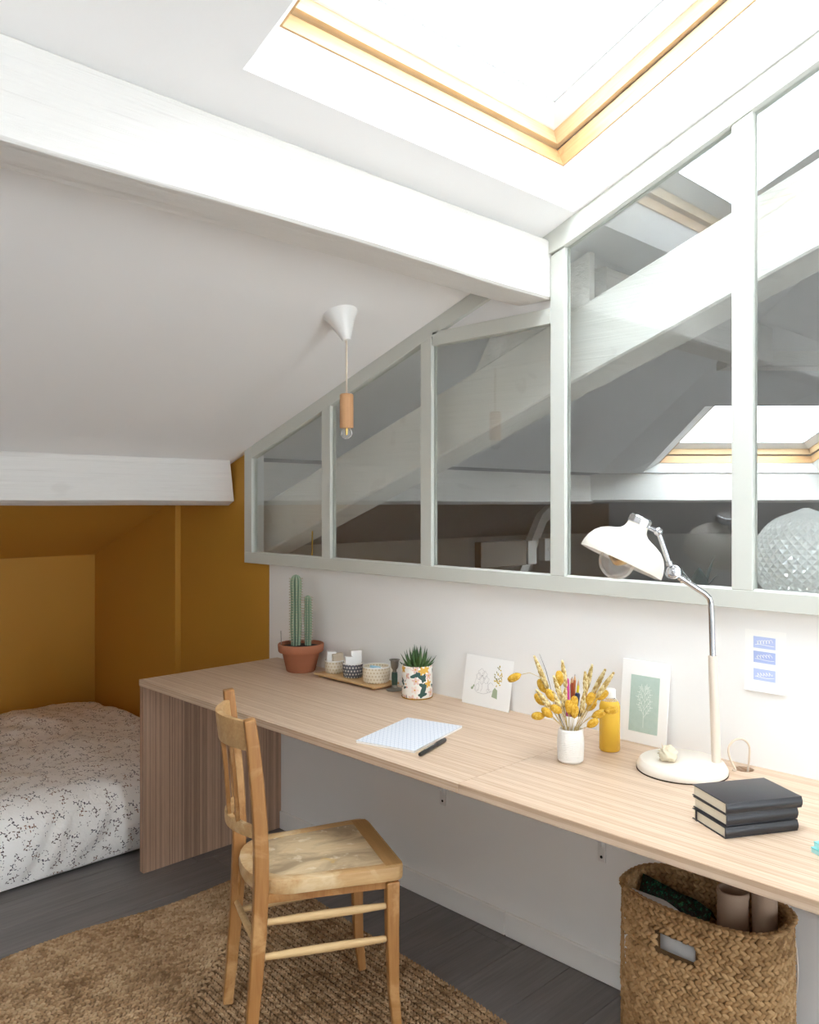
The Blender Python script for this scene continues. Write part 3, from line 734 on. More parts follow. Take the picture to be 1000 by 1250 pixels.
def fibre(name, cols, scale, band=0.0, isl=0.55):
    t = NT(name); co = t.co(); g = t.n('ShaderNodeNewGeometry').outputs['Random Per Island']
    n = t.noise(co, scale, 3, 0.6); f = t.math('ADD', t.math('MULTIPLY', g, isl), t.math('MULTIPLY', n, 1-isl))
    if band: f = t.math('ADD', t.math('MULTIPLY', f, 1-band), t.math('MULTIPLY', t.noise(co, 3.0, 3, 0.6), band))
    t.base(t.ramp(f, [(p, lin(c)) for p, c in cols]), 0.85, 0.15); t.bump(t.noise(co, 500, 2), 0.2, 0.002); return t.m
M_JUTE = fibre('jute_braid', [(0.24, '#6f5139'), (0.40, '#987755'), (0.56, '#b59572'), (0.76, '#ceb28d')], 9, 0.28, 0.30)
M_JUTEB = plain('jute_backing', '#6f5539', 0.95)
nprng = np.random.default_rng(5)
rug = empty('jute_rug', (-1.175, 1.49, 0), (0, 0, math.radians(-3.9)), 'large braided jute rug with rounded corners, under the wooden chair', 'rug')
def make_rug():
    hx, hy, r0, sp = 0.79, 1.235, 0.16, 0.0235
    Cs, Ds, Ls, Ws = [], [], [], []
    k = 0
    def loop(ax, ay, r, step):
        """points and tangents round a rounded rectangle of half sizes ax, ay"""
        segs = [((ax, -ay+r), (ax, ay-r)), ((ax-r, ay), (-ax+r, ay)), ((-ax, ay-r), (-ax, -ay+r)), ((-ax+r, -ay), (ax-r, -ay))]
        cen = [(ax-r, ay-r), (-ax+r, ay-r), (-ax+r, -ay+r), (ax-r, -ay+r)]; P = []; Q = []
        for i in range(4):
            a, b = np.array(segs[i][0]), np.array(segs[i][1]); L = np.linalg.norm(b-a)
            n = max(1, int(L/step)); tt = (np.arange(n)+.5)/n
            P.append(a + (b-a)*tt[:, None]); Q.append(np.tile((b-a)/max(L, 1e-6), (n, 1)))
            n = max(1, int(r*math.pi/2/step)); an = i*math.pi/2 + (np.arange(n)+.5)/n*math.pi/2
            P.append(np.array(cen[i]) + r*np.c_[np.cos(an), np.sin(an)]); Q.append(np.c_[-np.sin(an), np.cos(an)])
        return np.vstack(P), np.vstack(Q)
    step = 0.0125
    while hx - k*sp > 0.03:
        ax, ay = hx - k*sp, hy - k*sp; r = max(0.012, r0 - k*sp*0.55)
        for sg in (-1, 1):
            P, Q = loop(ax + sg*sp*0.215, ay + sg*sp*0.215, r + sg*sp*0.16, step)
            N = np.c_[Q[:, 1], -Q[:, 0]]
            ang = 0.48*sg; D = Q*math.cos(ang) + N*math.sin(ang)
            Cs.append(P + nprng.normal(0, 0.0007, P.shape)); Ds.append(D); n = len(P)
            Ls.append(np.full(n, 0.0190)*nprng.uniform(0.85, 1.15, n)); Ws.append(np.full(n, 0.0086)*nprng.uniform(0.85, 1.2, n))
        k += 1
    C, D, L, W = np.vstack(Cs), np.vstack(Ds), np.concatenate(Ls), np.concatenate(Ws)
    # the long edge near the bed waves a little
    wob = 0.014*np.sin(C[:, 0]*9.0+1.2)*np.clip((C[:, 1]-0.6)/0.6, 0, 1) + 0.010*np.sin(C[:, 1]*6)*np.clip((np.abs(C[:, 0])-0.4)/0.4, 0, 1)
    C = C + np.c_[0.4*wob, wob]
    C3 = np.c_[C, np.full(len(C), 0.0078) + nprng.normal(0, 0.0006, len(C))]; D3 = np.c_[D, nprng.normal(0, 0.08, len(C))]; U = np.tile([0, 0, 1.0], (len(C), 1))
    V, F = stitches(C3, D3, U, L, W, np.full(len(C), 0.0115))
    tag(quick('braid', V, F, M_JUTE, rug), kind='stuff')
    pts = []
    P, _ = loop(hx-0.004, hy-0.004, r0, 0.03)
    wv = 0.014*np.sin(P[:, 0]*9.0+1.2)*np.clip((P[:, 1]-0.6)/0.6, 0, 1)
    MB().prism([(p[0] + 0.4*w, p[1] + w - 0.003) for p, w in zip(P, wv)], 'z', 0.0008, 0.0065).build('backing', M_JUTEB, rug)
make_rug()

# ------------------------------------------------------------------ seagrass basket under the desk
M_SEA = fibre('seagrass_plait', [(0.22, '#795a3d'), (0.42, '#a07d55'), (0.62, '#b9966c'), (0.82, '#d0b088')], 40, 0.35, 0.4)
M_SEAIN = plain('seagrass_core', '#5b4327', 0.9, vary=0.3)
BK = (-0.222, 0.935)
basket = empty('seagrass_basket', (BK[0], BK[1], 0), label='woven seagrass basket with an oval handle hole, holding rolls and papers', cat='basket')
def bpath(n, ax=0.122, ay=0.200, p=2.7):
    a = np.linspace(0, 2*math.pi, 2000, endpoint=False); c, s = np.cos(a), np.sin(a)
    P = np.c_[ax*np.sign(c)*np.abs(c)**(2/p), ay*np.sign(s)*np.abs(s)**(2/p)]
    L = np.r_[0, np.cumsum(np.linalg.norm(np.diff(np.vstack([P, P[:1]]), axis=0), axis=1))]
    q = np.linspace(0, L[-1], n, endpoint=False); Pc = np.vstack([P, P[:1]])
    X = np.c_[np.interp(q, L, Pc[:, 0]), np.interp(q, L, Pc[:, 1])]
    Tn = np.roll(X, -1, 0) - np.roll(X, 1, 0); Tn /= np.linalg.norm(Tn, axis=1, keepdims=True)
    return X, Tn, np.c_[Tn[:, 1], -Tn[:, 0]], L[-1]
HY0, HY1, HZ0, HZ1 = -0.035, 0.058, 0.368, 0.404        # handle hole on the long side facing the room
def rimz(y): return 0.462 + 0.006*np.sin(y*9)
def make_basket():
    n = 72; X, Tn, N, per = bpath(n)
    rows = 21; Cs, Ds, Us, Ls, Ws = [], [], [], [], []
    for r in range(rows):
        z = 0.012 + (r+0.5)*0.452/rows
        for sg in (-1, 1):
            off = 0.5*(r % 2)
            for k in range(n):
                x, y = X[k] + Tn[k]*(off*per/n)
                if x < 0 and HY0-0.006 < y < HY1+0.006 and HZ0-0.006 < z + sg*0.005 < HZ1+0.006: continue
                flare = 1.0 + 0.012*math.sin(z/0.46*math.pi)
                d = np.r_[Tn[k], 0]*0.80 + np.array([0, 0, sg*0.60]); u = np.r_[N[k], 0.0]
                j = nprng.normal(0, 0.0006, 3)
                Cs.append(np.array([x*flare, y*flare, z + sg*0.0052 + 0.002*math.sin(y*22+r)]) + j); Ds.append(d + nprng.normal(0, .03, 3)); Us.append(u)
                Ls.append(0.0275*nprng.uniform(.92, 1.1)); Ws.append(0.0140*nprng.uniform(.9, 1.12))
    V, F = stitches(np.array(Cs), np.array(Ds), np.array(Us), np.array(Ls), np.array(Ws), np.full(len(Cs), 0.011))
    tag(quick('weave', V, F, M_SEA, basket), kind='stuff')
    Cs, Ds, Us, Ls, Ws = [], [], [], [], []
    for k in range(n):
        for sg in (-1, 1):
            d = np.r_[Tn[k], 0] + np.r_[N[k]*sg*0.5, 0]; x, y = X[k] + N[k]*sg*0.004
            Cs.append([x, y, 0.468]); Ds.append(d); Us.append([0, 0, 1]); Ls.append(0.026*nprng.uniform(.9, 1.15)); Ws.append(0.013)
    V, F = stitches(np.array(Cs), np.array(Ds, dtype=float), np.array(Us, dtype=float), np.array(Ls), np.array(Ws), np.full(len(Cs), 0.012))
    tag(quick('rim_braid', V, F, M_SEA, basket), kind='stuff')
    # inner weave, seen past the rim
    Cs, Ds, Us, Ls, Ws = [], [], [], [], []
    for r in range(rows-6, rows):
        z = 0.012 + (r+0.5)*0.452/rows
        for sg in (-1, 1):
            for k in range(n):
                x, y = X[k] - N[k]*0.007
                if x < 0 and HY0-0.006 < y < HY1+0.006 and HZ0-0.006 < z + sg*0.005 < HZ1+0.006: continue
                Cs.append([x, y, z + sg*0.0052]); Ds.append(np.r_[Tn[k], 0]*0.8 + np.array([0, 0, sg*0.6])); Us.append(np.r_[-N[k], 0]); Ls.append(.027); Ws.append(.0135)
    V, F = stitches(np.array(Cs), np.array(Ds), np.array(Us), np.array(Ls), np.array(Ws), np.full(len(Cs), 0.010))
    tag(quick('inner_weave', V, F, M_SEA, basket), kind='stuff')
    # thin core wall behind the plaits with the handle opening left out
    nn = 240; X, Tn, N, _ = bpath(nn); zs = [0.004, 0.12, 0.24, 0.33, HZ0, (HZ0+HZ1)/2, HZ1, 0.43, 0.462]
    V, F = [], []
    for z in zs:
        for k in range(nn):
            q = X[k] - N[k]*0.003; V.append((q[0], q[1], z))
    for i in range(len(zs)-1):
        for k in range(nn):
            x, y = X[k]
            if x < 0 and HY0 < y < HY1 and HZ0 - 1e-6 <= zs[i] < HZ1 - 1e-6: continue
            j = (k+1) % nn; F.append((i*nn+k, i*nn+j, (i+1)*nn+j, (i+1)*nn+k))
    quick('core', np.array(V), np.array(F), M_SEAIN, basket)
    MB().prism([tuple(p) for p in bpath(60)[0]*0.97], 'z', 0.002, 0.012).build('base', M_SEAIN, basket)
make_basket()

# ------------------------------------------------------------------ small materials
M_WHITE = plain('white_plastic', '#f0eeea', 0.35, 0.5)
M_PAPER = plain('white_paper', '#f6f5f2', 0.8, 0.2)
M_CREAM = plain('cream_enamel', '#e8dfd2', 0.28, 0.5)
M_CREAMTUBE = plain('cream_painted_tube', '#dfd2c3', 0.35, 0.5)
M_CHROME = plain('chromed_steel', '#c9c9cb', 0.16, 0.5, 1.0)
M_CLEAR = bulb_glass('clear_bulb_glass')
M_CORDW = plain('beige_cord', '#d8c8b5', 0.6)
M_BLACK = plain('black_leatherette', '#2e2d30', 0.36, 0.4, bump=0.08, bscale=400)
M_PAGES = plain('cream_page_block', '#dfd6c2', 0.85)
M_SOIL = plain('dark_potting_soil', '#3a2a20', 0.95, vary=0.4, bscale=400)
M_TERRA = plain('terracotta', '#a86c50', 0.8, 0.2, vary=0.15, bscale=40)
M_BRASS = plain('brass', '#c9a04a', 0.25, 0.5, 1.0)
up3 = (0, 0, 1)
def W(r, d, z, o): return Vector((o[0], o[1], 0)) + RT*r + FW*d + Vector((0, 0, z))
def cyl_uv(t, R):
    s = t.sep(t.co()); return t.comb(t.math('MULTIPLY', t.math('ARCTAN2', s[1], s[0]), R), s[2])

# ------------------------------------------------------------------ pendant lamp
nrm = Vector((0, 0.345, 1)).normalized()
Cc = Vector((-0.398, 2.118, ztl(2.118)))
pend = empty('pendant_lamp', Cc, label='small pendant lamp with turned wood socket and clear bulb, on the sloped ceiling', cat='lamp')
Rn = Vector((0, 0, 1)).rotation_difference(-nrm).to_matrix().to_4x4()
MB().lathe([(0.0, 0.0005), (0.059, 0.0005), (0.059, 0.003), (0.045, 0.024), (0.016, 0.094), (0.0135, 0.100), (0, 0.1005)], 32, Rn).build('ceiling_rose', M_WHITE, pend, smooth=SM)
ap = -nrm*0.099
MB().tube([ap, ap + Vector((0.0, 0, -.06)), ap + Vector((0.001, 0.001, -.12)), (ap.x, ap.y, 1.80-Cc.z)], 0.0032, 8).build('cord', M_CORDW, pend, smooth=SM)
M_SOCK = wood('turned_beech_socket', '#b98558', '#dcae82', 'Z', fine=160, rough=0.5)
MB().lathe([(0.0, 1.800), (0.019, 1.800), (0.0225, 1.796), (0.0228, 1.690), (0.0215, 1.6865), (0.0, 1.6865)], 28, None, (ap.x, ap.y, -Cc.z)).build('wooden_socket', M_SOCK, pend, smooth=SM)
MB().lathe([(0.012, 1.688), (0.018, 1.678), (0.0195, 1.668), (0.016, 1.658), (0.008, 1.652), (0, 1.651)], 20, None, (ap.x, ap.y, -Cc.z)).build('bulb', M_CLEAR, pend, smooth=ALLS)
MB().lathe([(0.0, 1.688), (0.005, 1.687), (0.004, 1.665), (0.0, 1.662)], 10, None, (ap.x, ap.y, -Cc.z)).build('filament_stem', M_BRASS, pend, smooth=SM)

# ------------------------------------------------------------------ cactus in terracotta pot
cp = Vector((-0.104, 2.722, ZD))
cact = empty('potted_cactus', cp, label='tall two-stemmed column cactus in a terracotta pot at the desk corner', cat='plant')
MB().lathe([(0, 0.0005), (0.056, 0.0005), (0.059, 0.004), (0.076, 0.074), (0.0795, 0.079), (0.089, 0.080), (0.0925, 0.084), (0.0945, 0.110), (0.0925, 0.1135), (0.086, 0.1135), (0.080, 0.100), (0.0, 0.098)], 48).build('pot', M_TERRA, cact, smooth=SM)
m = MB(); m.lathe([(0.084, 0.099), (0.055, 0.104), (0.02, 0.106), (0, 0.106)], 32).build('soil', M_SOIL, cact, smooth=SM)
def cact_mat():
    t = NT('blue_green_cactus'); co = t.co(); n = t.noise(t.map(co, (1, 1, .4)), 60, 4)
    p = t.ramp(t.n('ShaderNodeNewGeometry').outputs['Pointiness'], [(.47, (0, 0, 0, 1)), (.56, (1, 1, 1, 1))])
    t.base(t.mix(p, t.mix(n, lin('#3f5846'), lin('#5f7a62')), lin('#9fb096')), 0.6, 0.3); return t.m
M_CACT = cact_mat()
def column(c, r, z1, ribs, name='stem'):
    n = ribs*6; zs = [0.095] + list(np.linspace(0.12, z1 - r*1.1, 12)) + [z1 - r*0.75, z1 - r*0.4, z1 - r*0.15, z1]
    V, F = [], []
    for i, z in enumerate(zs):
        s = 1.0 if z <= z1 - r*1.1 else math.sqrt(max(0.0, 1 - ((z - (z1 - r*1.1))/(r*1.1))**2)); s = max(s, 0.03)
        s *= 0.94 + 0.06*math.sin(z*40) + (0.0 if z > 0.14 else -0.06)
        for k in range(n):
            a = 2*math.pi*k/n; q = r*s*(0.70 + 0.30*abs(math.cos(a*ribs/2))**0.8)
            V.append((c[0] + q*math.cos(a), c[1] + q*math.sin(a), z))
    for i in range(len(zs)-1):
        for k in range(n): F.append((i*n+k, i*n+(k+1) % n, (i+1)*n+(k+1) % n, (i+1)*n+k))
    F.append(tuple(range((len(zs)-1)*n, len(zs)*n)))
    st = MB().add(V, F).build(name, M_CACT, cact, smooth=SM)
    C, D = [], []
    for k in range(ribs):
        a = 2*math.pi*k/ribs
        for z in np.arange(0.125, z1 - r*0.5, 0.011):
            for da in (-0.7, 0, 0.7):
                C.append((c[0] + r*1.03*math.cos(a), c[1] + r*1.03*math.sin(a), z)); D.append((math.cos(a+da), math.sin(a+da), rnd.uniform(-.4, .5)))
    C, D = np.array(C), np.array(D); n = len(C)
    Vv, Ff = stitches(C, D, np.tile([0.1, 0.2, 1.0], (n, 1)), np.full(n, .011), np.full(n, .0020), np.full(n, .0020))
    tag(quick('spines', Vv, Ff, M_SPINE, st), kind='stuff')
M_SPINE = plain('pale_cactus_spines', '#b5a990', 0.6)
o2 = RT*-0.021; column((o2.x, o2.y), 0.0245, 0.395, 9)
o2 = RT*0.029; column((o2.x, o2.y), 0.0165, 0.310, 8)
q = RT*-0.080; MB().tube([(q.x, q.y, 0.09), (q.x-.003, q.y, 0.165)], 0.0013, 6).build('plant_stick', plain('grey_stick', '#7d7872', 0.7), cact)

# ------------------------------------------------------------------ tray with three bowls
M_BAMB = wood('bamboo_tray', '#b98f5e', '#d9b788', 'Y', fine=120, rough=0.5)
tray = empty('wooden_tray', (-0.072, 2.415, ZD), label='narrow bamboo tray under the three small bowls', cat='tray')
MB().box((-0.062, -0.178, 0.007), (0.062, 0.182, 0.0145)).build('board', M_BAMB, tray, bevel=0.002)
for a in (-0.15, 0.155): MB().box((-0.055, a-0.008, 0.0003), (0.055, a+0.008, 0.007)).build('foot', M_BAMB, tray)
def bowl_mat(name, ground, mark, R, dark):
    t = NT(name); uv = cyl_uv(t, R)
    s = t.sep(t.vmath('SCALE', uv, 2*math.pi/0.0125))
    row = t.math('SINE', s[1]); colm = t.math('SINE', t.math('ADD', s[0], t.math('MULTIPLY', t.math('FLOOR', t.math('DIVIDE', s[1], 6.2832)), math.pi)))
    f = t.math('MULTIPLY', t.math('ADD', t.math('MULTIPLY', row, 0.5), 0.5), t.math('ADD', t.math('MULTIPLY', colm, 0.5), 0.5))
    k = t.ramp(f, [(0.38, (0, 0, 0, 1)), (0.5, (1, 1, 1, 1))])
    t.base(t.mix(k, lin(ground), lin(mark)), 0.4, 0.4); t.bump(f, 0.3, 0.002); return t.m
TZ = ZD + 0.0148
def bowl(c, r, h, mat, label):
    b = empty('small_bowl', (c[0], c[1], TZ), label=label, cat='bowl', group='small patterned bowls on the bamboo tray')
    MB().lathe([(0, 0.0004), (r*0.86, 0.0004), (r*0.93, 0.003), (r, h*0.45), (r*1.0, h-0.002), (r*0.985, h), (r*0.94, h-0.001), (r*0.93, h*0.5), (r*0.8, 0.006), (0, 0.005)], 40).build('body', mat, b, smooth=SM)
    MB().lathe([(r*1.004, h-0.004), (r*1.008, h-0.001), (r*0.985, h+0.0008), (r*0.95, h-0.0005)], 40).build('rim', M_WHITE, b, smooth=SM)
    return b
bowl((-0.070, 2.548), 0.0385, 0.050, bowl_mat('cream_dotted_glaze', '#e2d8c6', '#cdbb9a', 0.038, 0), 'small cream dotted bowl beside the terracotta pot, filled with boxes')
bowl((-0.073, 2.432), 0.0395, 0.056, bowl_mat('slate_dotted_glaze', '#5a5b64', '#cfcdc9', 0.04, 1), 'small dark slate bowl with white dashes between two cream bowls')
bowl((-0.066, 2.305), 0.0520, 0.060, bowl_mat('ivory_relief_glaze', '#e6dcc9', '#cdbb9c', 0.052, 0), 'wider cream relief bowl beside the metal candlestick')
def pbox(c, z0, size, rot, tilt, mat, label, grp='small paper boxes in the bowls', name='paper_box'):
    M = Matrix.Rotation(rot, 3, 'Z') @ Matrix.Rotation(tilt, 3, 'Y')
    o = empty(name, (c[0], c[1], z0), label=label, cat='box', group=grp)
    MB().obox(M @ Vector((0, 0, size[2]/2)), size, M).build('box_body', mat, o, bevel=0.0012)
    # lid flap line: a thin folded lid proud of the body
    MB().obox(M @ Vector((0, 0, size[2]-0.004)), (size[0]+0.0008, size[1]+0.0008, 0.008), M).build('lid_flap', mat, o, bevel=0.0008, seg=1)
    return o
RA = -DIAG
pbox((-0.079, 2.562), TZ+0.0075, (0.034, 0.030, 0.076), RA+.25, 0.05, M_PAPER, 'narrow white paper box standing in the first bowl, against the terracotta pot')
pbox((-0.062, 2.535), TZ+0.0075, (0.042, 0.028, 0.068), RA+.35, -0.04, plain('beige_card_box', '#d9cbb4', 0.7), 'beige paper box with pale top in the cream bowl beside the pot')
pbox((-0.092, 2.437), TZ+0.0085, (0.030, 0.028, 0.072), RA+.3, 0.03, M_PAPER, 'short white paper box in the dark slate bowl')
pbox((-0.060, 2.425), TZ+0.0085, (0.040, 0.026, 0.094), RA+.15, -0.02, M_PAPER, 'tall white paper box in the dark slate bowl')
M_SKY = plain('pale_blue_paper', '#a9d3e6', 0.6)
o = empty('blue_notepaper', (-0.062, 2.320, TZ+0.0075), label='pale blue folded paper inside the wider cream bowl', cat='paper')
MB().obox((0, 0.0, 0.0245), (0.04, 0.014, 0.047), Matrix.Rotation(RA+.2, 3, 'Z') @ Matrix.Rotation(0.2, 3, 'Y')).build('folded_sheet', M_SKY, o, bevel=0.002)
MB().obox((0.008, -0.012, 0.0215), (0.034, 0.006, 0.043), Matrix.Rotation(RA+.5, 3, 'Z')).build('inner_sheet', M_PAPER, o, bevel=0.001)

# candlestick
M_PEW = plain('aged_pewter', '#8a867d', 0.4, 0.5, 0.8)
M_GREENG = plain('dark_green_enamel', '#2e4a3f', 0.3, 0.5)
cs_ = empty('candlestick', (-0.070, 2.200, ZD), label='small pewter candlestick with a green stem, behind the floral pot', cat='candlestick')
MB().lathe([(0, 0.0005), (0.031, 0.0005), (0.032, 0.003), (0.026, 0.007), (0.012, 0.011), (0.009, 0.02), (0, 0.021)], 32).build('foot', M_PEW, cs_, smooth=SM)
MB().lathe([(0, 0.02), (0.0105, 0.020), (0.0110, 0.03), (0.0110, 0.056), (0.0100, 0.066), (0, 0.066)], 24).build('stem', M_GREENG, cs_, smooth=SM)
MB().lathe([(0, 0.066), (0.008, 0.067), (0.007, 0.074), (0.0135, 0.084), (0.0150, 0.100), (0.0155, 0.108), (0.0200, 0.111), (0.0200, 0.1125), (0.0135, 0.1125), (0.0115, 0.09), (0, 0.088)], 28).build('candle_cup', M_PEW, cs_, smooth=SM)

# ------------------------------------------------------------------ succulent in floral pot
def floral():
    t = NT('floral_print_pot'); uv = cyl_uv(t, 0.054)
    col = lin('#f0ece4')
    w = t.vmath('ADD', uv, t.vmath('SCALE', t.noise(uv, 40, 2, out=1), 0.006))
    leaf = [(0.0, 0.0, .42, .13, 0.3), (0.16, 0.22, .30, .10, 1.4), (-0.2, -0.12, .26, .10, 2.3)]
    fl = [(0.17*math.cos(a), 0.17*math.sin(a), .19, .10, a) for a in [k*2*math.pi/5 for k in range(5)]]
    m, c = motif(t, w, 15, 0.9, leaf, 1.0); col = t.mix(m, col, t.ramp(c[1], [(0, lin('#2c4a48')), (.6, lin('#3d6159')), (1, lin('#27403f'))]))
    m, c = motif(t, w, 24, 0.8, fl, 4.0); col = t.mix(m, col, t.ramp(c[1], [(0, lin('#e0bdb0')), (.35, lin('#f3e6dc')), (.6, lin('#d9a596')), (.85, lin('#f4efe6'))]))
    m, c = motif(t, w, 24, 0.8, [(0, 0, .07, .07, 0)], 4.0); col = t.mix(m, col, lin('#d8a23a'))
    m, c = motif(t, w, 17, 1.0, [(0.13*math.cos(a), 0.13*math.sin(a), .13, .075, a) for a in [k*2*math.pi/5 for k in range(5)]], 9.0); col = t.mix(t.math('MULTIPLY', m, t.math('GREATER_THAN', c[1], 0.45)), col, lin('#dfb04a'))
    t.base(col, 0.45, 0.4); return t.m
sp = Vector((-0.083, 2.07, ZD))
suc = empty('potted_succulent', sp, label='spiky green succulent in a white pot printed with flowers', cat='plant')
MB().lathe([(0, 0.0005), (0.050, 0.0005), (0.0535, 0.003), (0.0545, 0.012), (0.0545, 0.112), (0.0535, 0.1145), (0.051, 0.1145), (0.050, 0.10), (0, 0.099)], 48).build('pot', floral(), suc, smooth=SM)
MB().lathe([(0.0555, 0.0005), (0.0555, 0.004), (0.0545, 0.0045), (0.054, 0.0008)], 48).build('base_rim', M_BRASS, suc, smooth=SM)
MB().lathe([(0.050, 0.1015), (0.03, 0.106), (0, 0.108)], 32).build('soil', M_SOIL, suc, smooth=SM)
def suc_mat():
    t = NT('dark_succulent_green'); s = t.sep(t.co('Generated')); t.base(t.mix(s[2], lin('#6f8f4e'), lin('#2f4d34')), 0.4, 0.4)
    t.bump(t.noise(t.co(), 300, 2), 0.15, 0.002); return t.m
M_SUC = suc_mat()
def blade(base, d, L, w, th, mat, parent, curl=0.25, name='leaf', n=6):
    """a fleshy pointed leaf of triangular section from base along d, curling upwards"""
    d, s, u = frame_from(d); pts = []
    for i in range(n+1):
        t = i/n; k = (1 - t)**0.75*(0.55 + 1.3*t*(1-t)) + 0.02
        c = Vector(base) + d*L*t + u*curl*L*t*t
        pts.append((c, w*k, th*k))
    V, F = [], []
    for c, a, b in pts: V += [c + s*a, c + u*b*0.35, c - s*a, c - u*b]
    for i in range(n):
        for k in range(4): F.append((i*4+k, i*4+(k+1) % 4, (i+1)*4+(k+1) % 4, (i+1)*4+k))
    F += [(3, 2, 1, 0), tuple(range(n*4, n*4+4))]
    return MB().add(V, F).build(name, mat, parent, smooth=ALLS)
for ring, (cnt, el, L, r0) in enumerate(((4, 82, .070, .003), (7, 70, .074, .010), (9, 56, .070, .016), (11, 40, .062, .022), (9, 22, .044, .027))):
    for k in range(cnt):
        a = 2*math.pi*(k + 0.5*ring + rnd.uniform(-.15, .15))/cnt; e = math.radians(el + rnd.uniform(-6, 6))
        blade((r0*math.cos(a), r0*math.sin(a), 0.104 - 0.001*ring), (math.cos(a)*math.cos(e), math.sin(a)*math.cos(e), math.sin(e)), L*rnd.uniform(.85, 1.1), 0.0108, 0.009, M_SUC, suc, 0.18)

# ------------------------------------------------------------------ leaning cards and wall print
def strokes(name, polys, mat, parent, width, place):
    """flat printed lines: each polyline becomes a thin raised ribbon in the plane given by place(u, v, lift)"""
    V, F = [], []
    for pl in polys:
        pl = [Vector((p[0], p[1])) for p in pl]; w = width
        n0 = len(V)
        for i, p in enumerate(pl):
            d = pl[min(i+1, len(pl)-1)] - pl[max(i-1, 0)]; d = d.normalized() if d.length > 0 else Vector((1, 0)); nrm_ = Vector((-d.y, d.x))*w/2
            V += [place(p.x + nrm_.x, p.y + nrm_.y, 1), place(p.x - nrm_.x, p.y - nrm_.y, 1)]
        for i in range(len(pl)-1): F.append((n0+2*i, n0+2*i+1, n0+2*i+3, n0+2*i+2))
    return MB().add(V, F).build(name, mat, parent, weld=False)
def disc(c, ra, rb, an, n=12):
    return [(c[0] + ra*math.cos(t)*math.cos(an) - rb*math.sin(t)*math.sin(an), c[1] + ra*math.cos(t)*math.sin(an) + rb*math.sin(t)*math.cos(an)) for t in [2*math.pi*k/n for k in range(n)]]
def patches(name, polys, mat, parent, place, lift=1):
    m = MB()
    for pl in polys: m.add([place(u, v, lift) for u, v in pl], [tuple(range(len(pl)))])
    return m.build(name, mat, parent, weld=False)
def leaning(y0, y1, xb, xt, z0, h):
    """card whose foot stands at x = xb and whose top rests at xt; u runs along -y from y0 to y1"""
    t = math.asin((xt - xb)/h); c, s = math.cos(t), math.sin(t); nx, nz = -c, s
    return lambda u, v, lift=0: (xb + v*s + nx*0.0004*lift, y0 - u, z0 + v*c + nz*0.0004*lift)
# card with a pencil drawing
CWd, CHt = 0.207, 0.166
pl = leaning(1.905, 1.70, -0.030, -0.0025, ZD+0.0005, CHt)
card = empty('drawing_card', (0, 0, 0), label='white card with a flower sketch, leaning on the wall behind the notepad', cat='card')
m = MB(); m.slab([pl(0, 0), pl(CWd, 0), pl(CWd, CHt), pl(0, CHt)], Vector(pl(0, 0, -1.2)) - Vector(pl(0, 0))); m.build('sheet', M_PAPER, card)
M_PENCIL = plain('grey_pencil_line', '#b9b6b6', 0.8); M_LEAFG = plain('pale_green_ink', '#a9b79a', 0.8); M_INKY = plain('mustard_ink', '#d2b545', 0.8); M_INKD = plain('olive_ink', '#a09a6a', 0.8)
sk = []
def circ(c, a, b, t0=0, t1=6.4, w=0.0): return [(c[0] + (a + w*math.sin(5*t))*math.cos(t), c[1] + (b + w*math.cos(4*t))*math.sin(t)) for t in np.linspace(t0, t1, 22)]
sk += [circ((.075, .112), .013, .011, w=.002), circ((.090, .105), .010, .012, w=.002), circ((.066, .098), .012, .010, w=.002), circ((.098, .090), .012, .011, w=.002), circ((.080, .088), .011, .013, w=.003)]
sk += [[(.058, .10), (.050, .075), (.052, .05), (.064, .043), (.09, .042), (.108, .047), (.114, .06), (.104, .085)], [(.082, .085), (.084, .06), (.078, .048)], circ((.120, .068), .012, .015, 0.5, 5.5), circ((.062, .06), .007, .012, 1, 6), [(.066, .05), (.07, .065), (.066, .08)], circ((.112, .055), .008, .006)]
strokes('pencil_drawing', sk, M_PENCIL, card, 0.0009, pl)
for q_ in ([(.128, .038), (.152, .034), (.150, .062), (.138, .070), (.131, .060)], disc((.040, .055), .006, .0045, .6), disc((.046, .063), .005, .003, 1.2)): patches('green_wash', [q_], M_LEAFG, card, pl)
rr = random.Random(3); pp, dd = [], []
for k in range(34):
    a, r = rr.uniform(0, 6.28), math.sqrt(rr.random()); u_, v_ = .148 + .017*r*math.cos(a) + .10*0, .108 + .034*r*math.sin(a)
    (pp if k % 3 else dd).append(disc((u_, v_), .0042, .0018, rr.uniform(0, 3.1), 8))
patches('mustard_leaves', pp, M_INKY, card, pl); patches('olive_leaves', dd, M_INKD, card, pl, 1.3)

# framed botanical print leaning behind the lamp
FWd, FHt = 0.149, 0.234
pf = leaning(1.286, 1.137, -0.036, -0.0105, ZD+0.0005, FHt)
pic = empty('botanical_print', (0, 0, 0), label='white framed green print of a pale branch, leaning beside the yellow bottle', cat='picture')
bk = Vector(pf(0, 0, -12)) - Vector(pf(0, 0))
m = MB(); m.slab([pf(0, 0), pf(FWd, 0), pf(FWd, FHt), pf(0, FHt)], bk); m.build('mount', M_PAPER, pic, bevel=0.0008, seg=1)
G0u, G1u, G0v, G1v = .030, .121, .032, .192
def grn():
    t = NT('washed_green_print'); n = t.noise(t.map(t.co(), (1, 1, 1)), 70, 4, 0.7); t.base(t.mix(n, lin('#abc2b7'), lin('#c4d4cb')), 0.7, 0.2); return t.m
patches('green_field', [[(G0u, G0v), (G1u, G0v), (G1u, G1v), (G0u, G1v)]], grn(), pic, pf)
br = [[(.076, .046), (.075, .08), (.077, .12), (.076, .165)]]
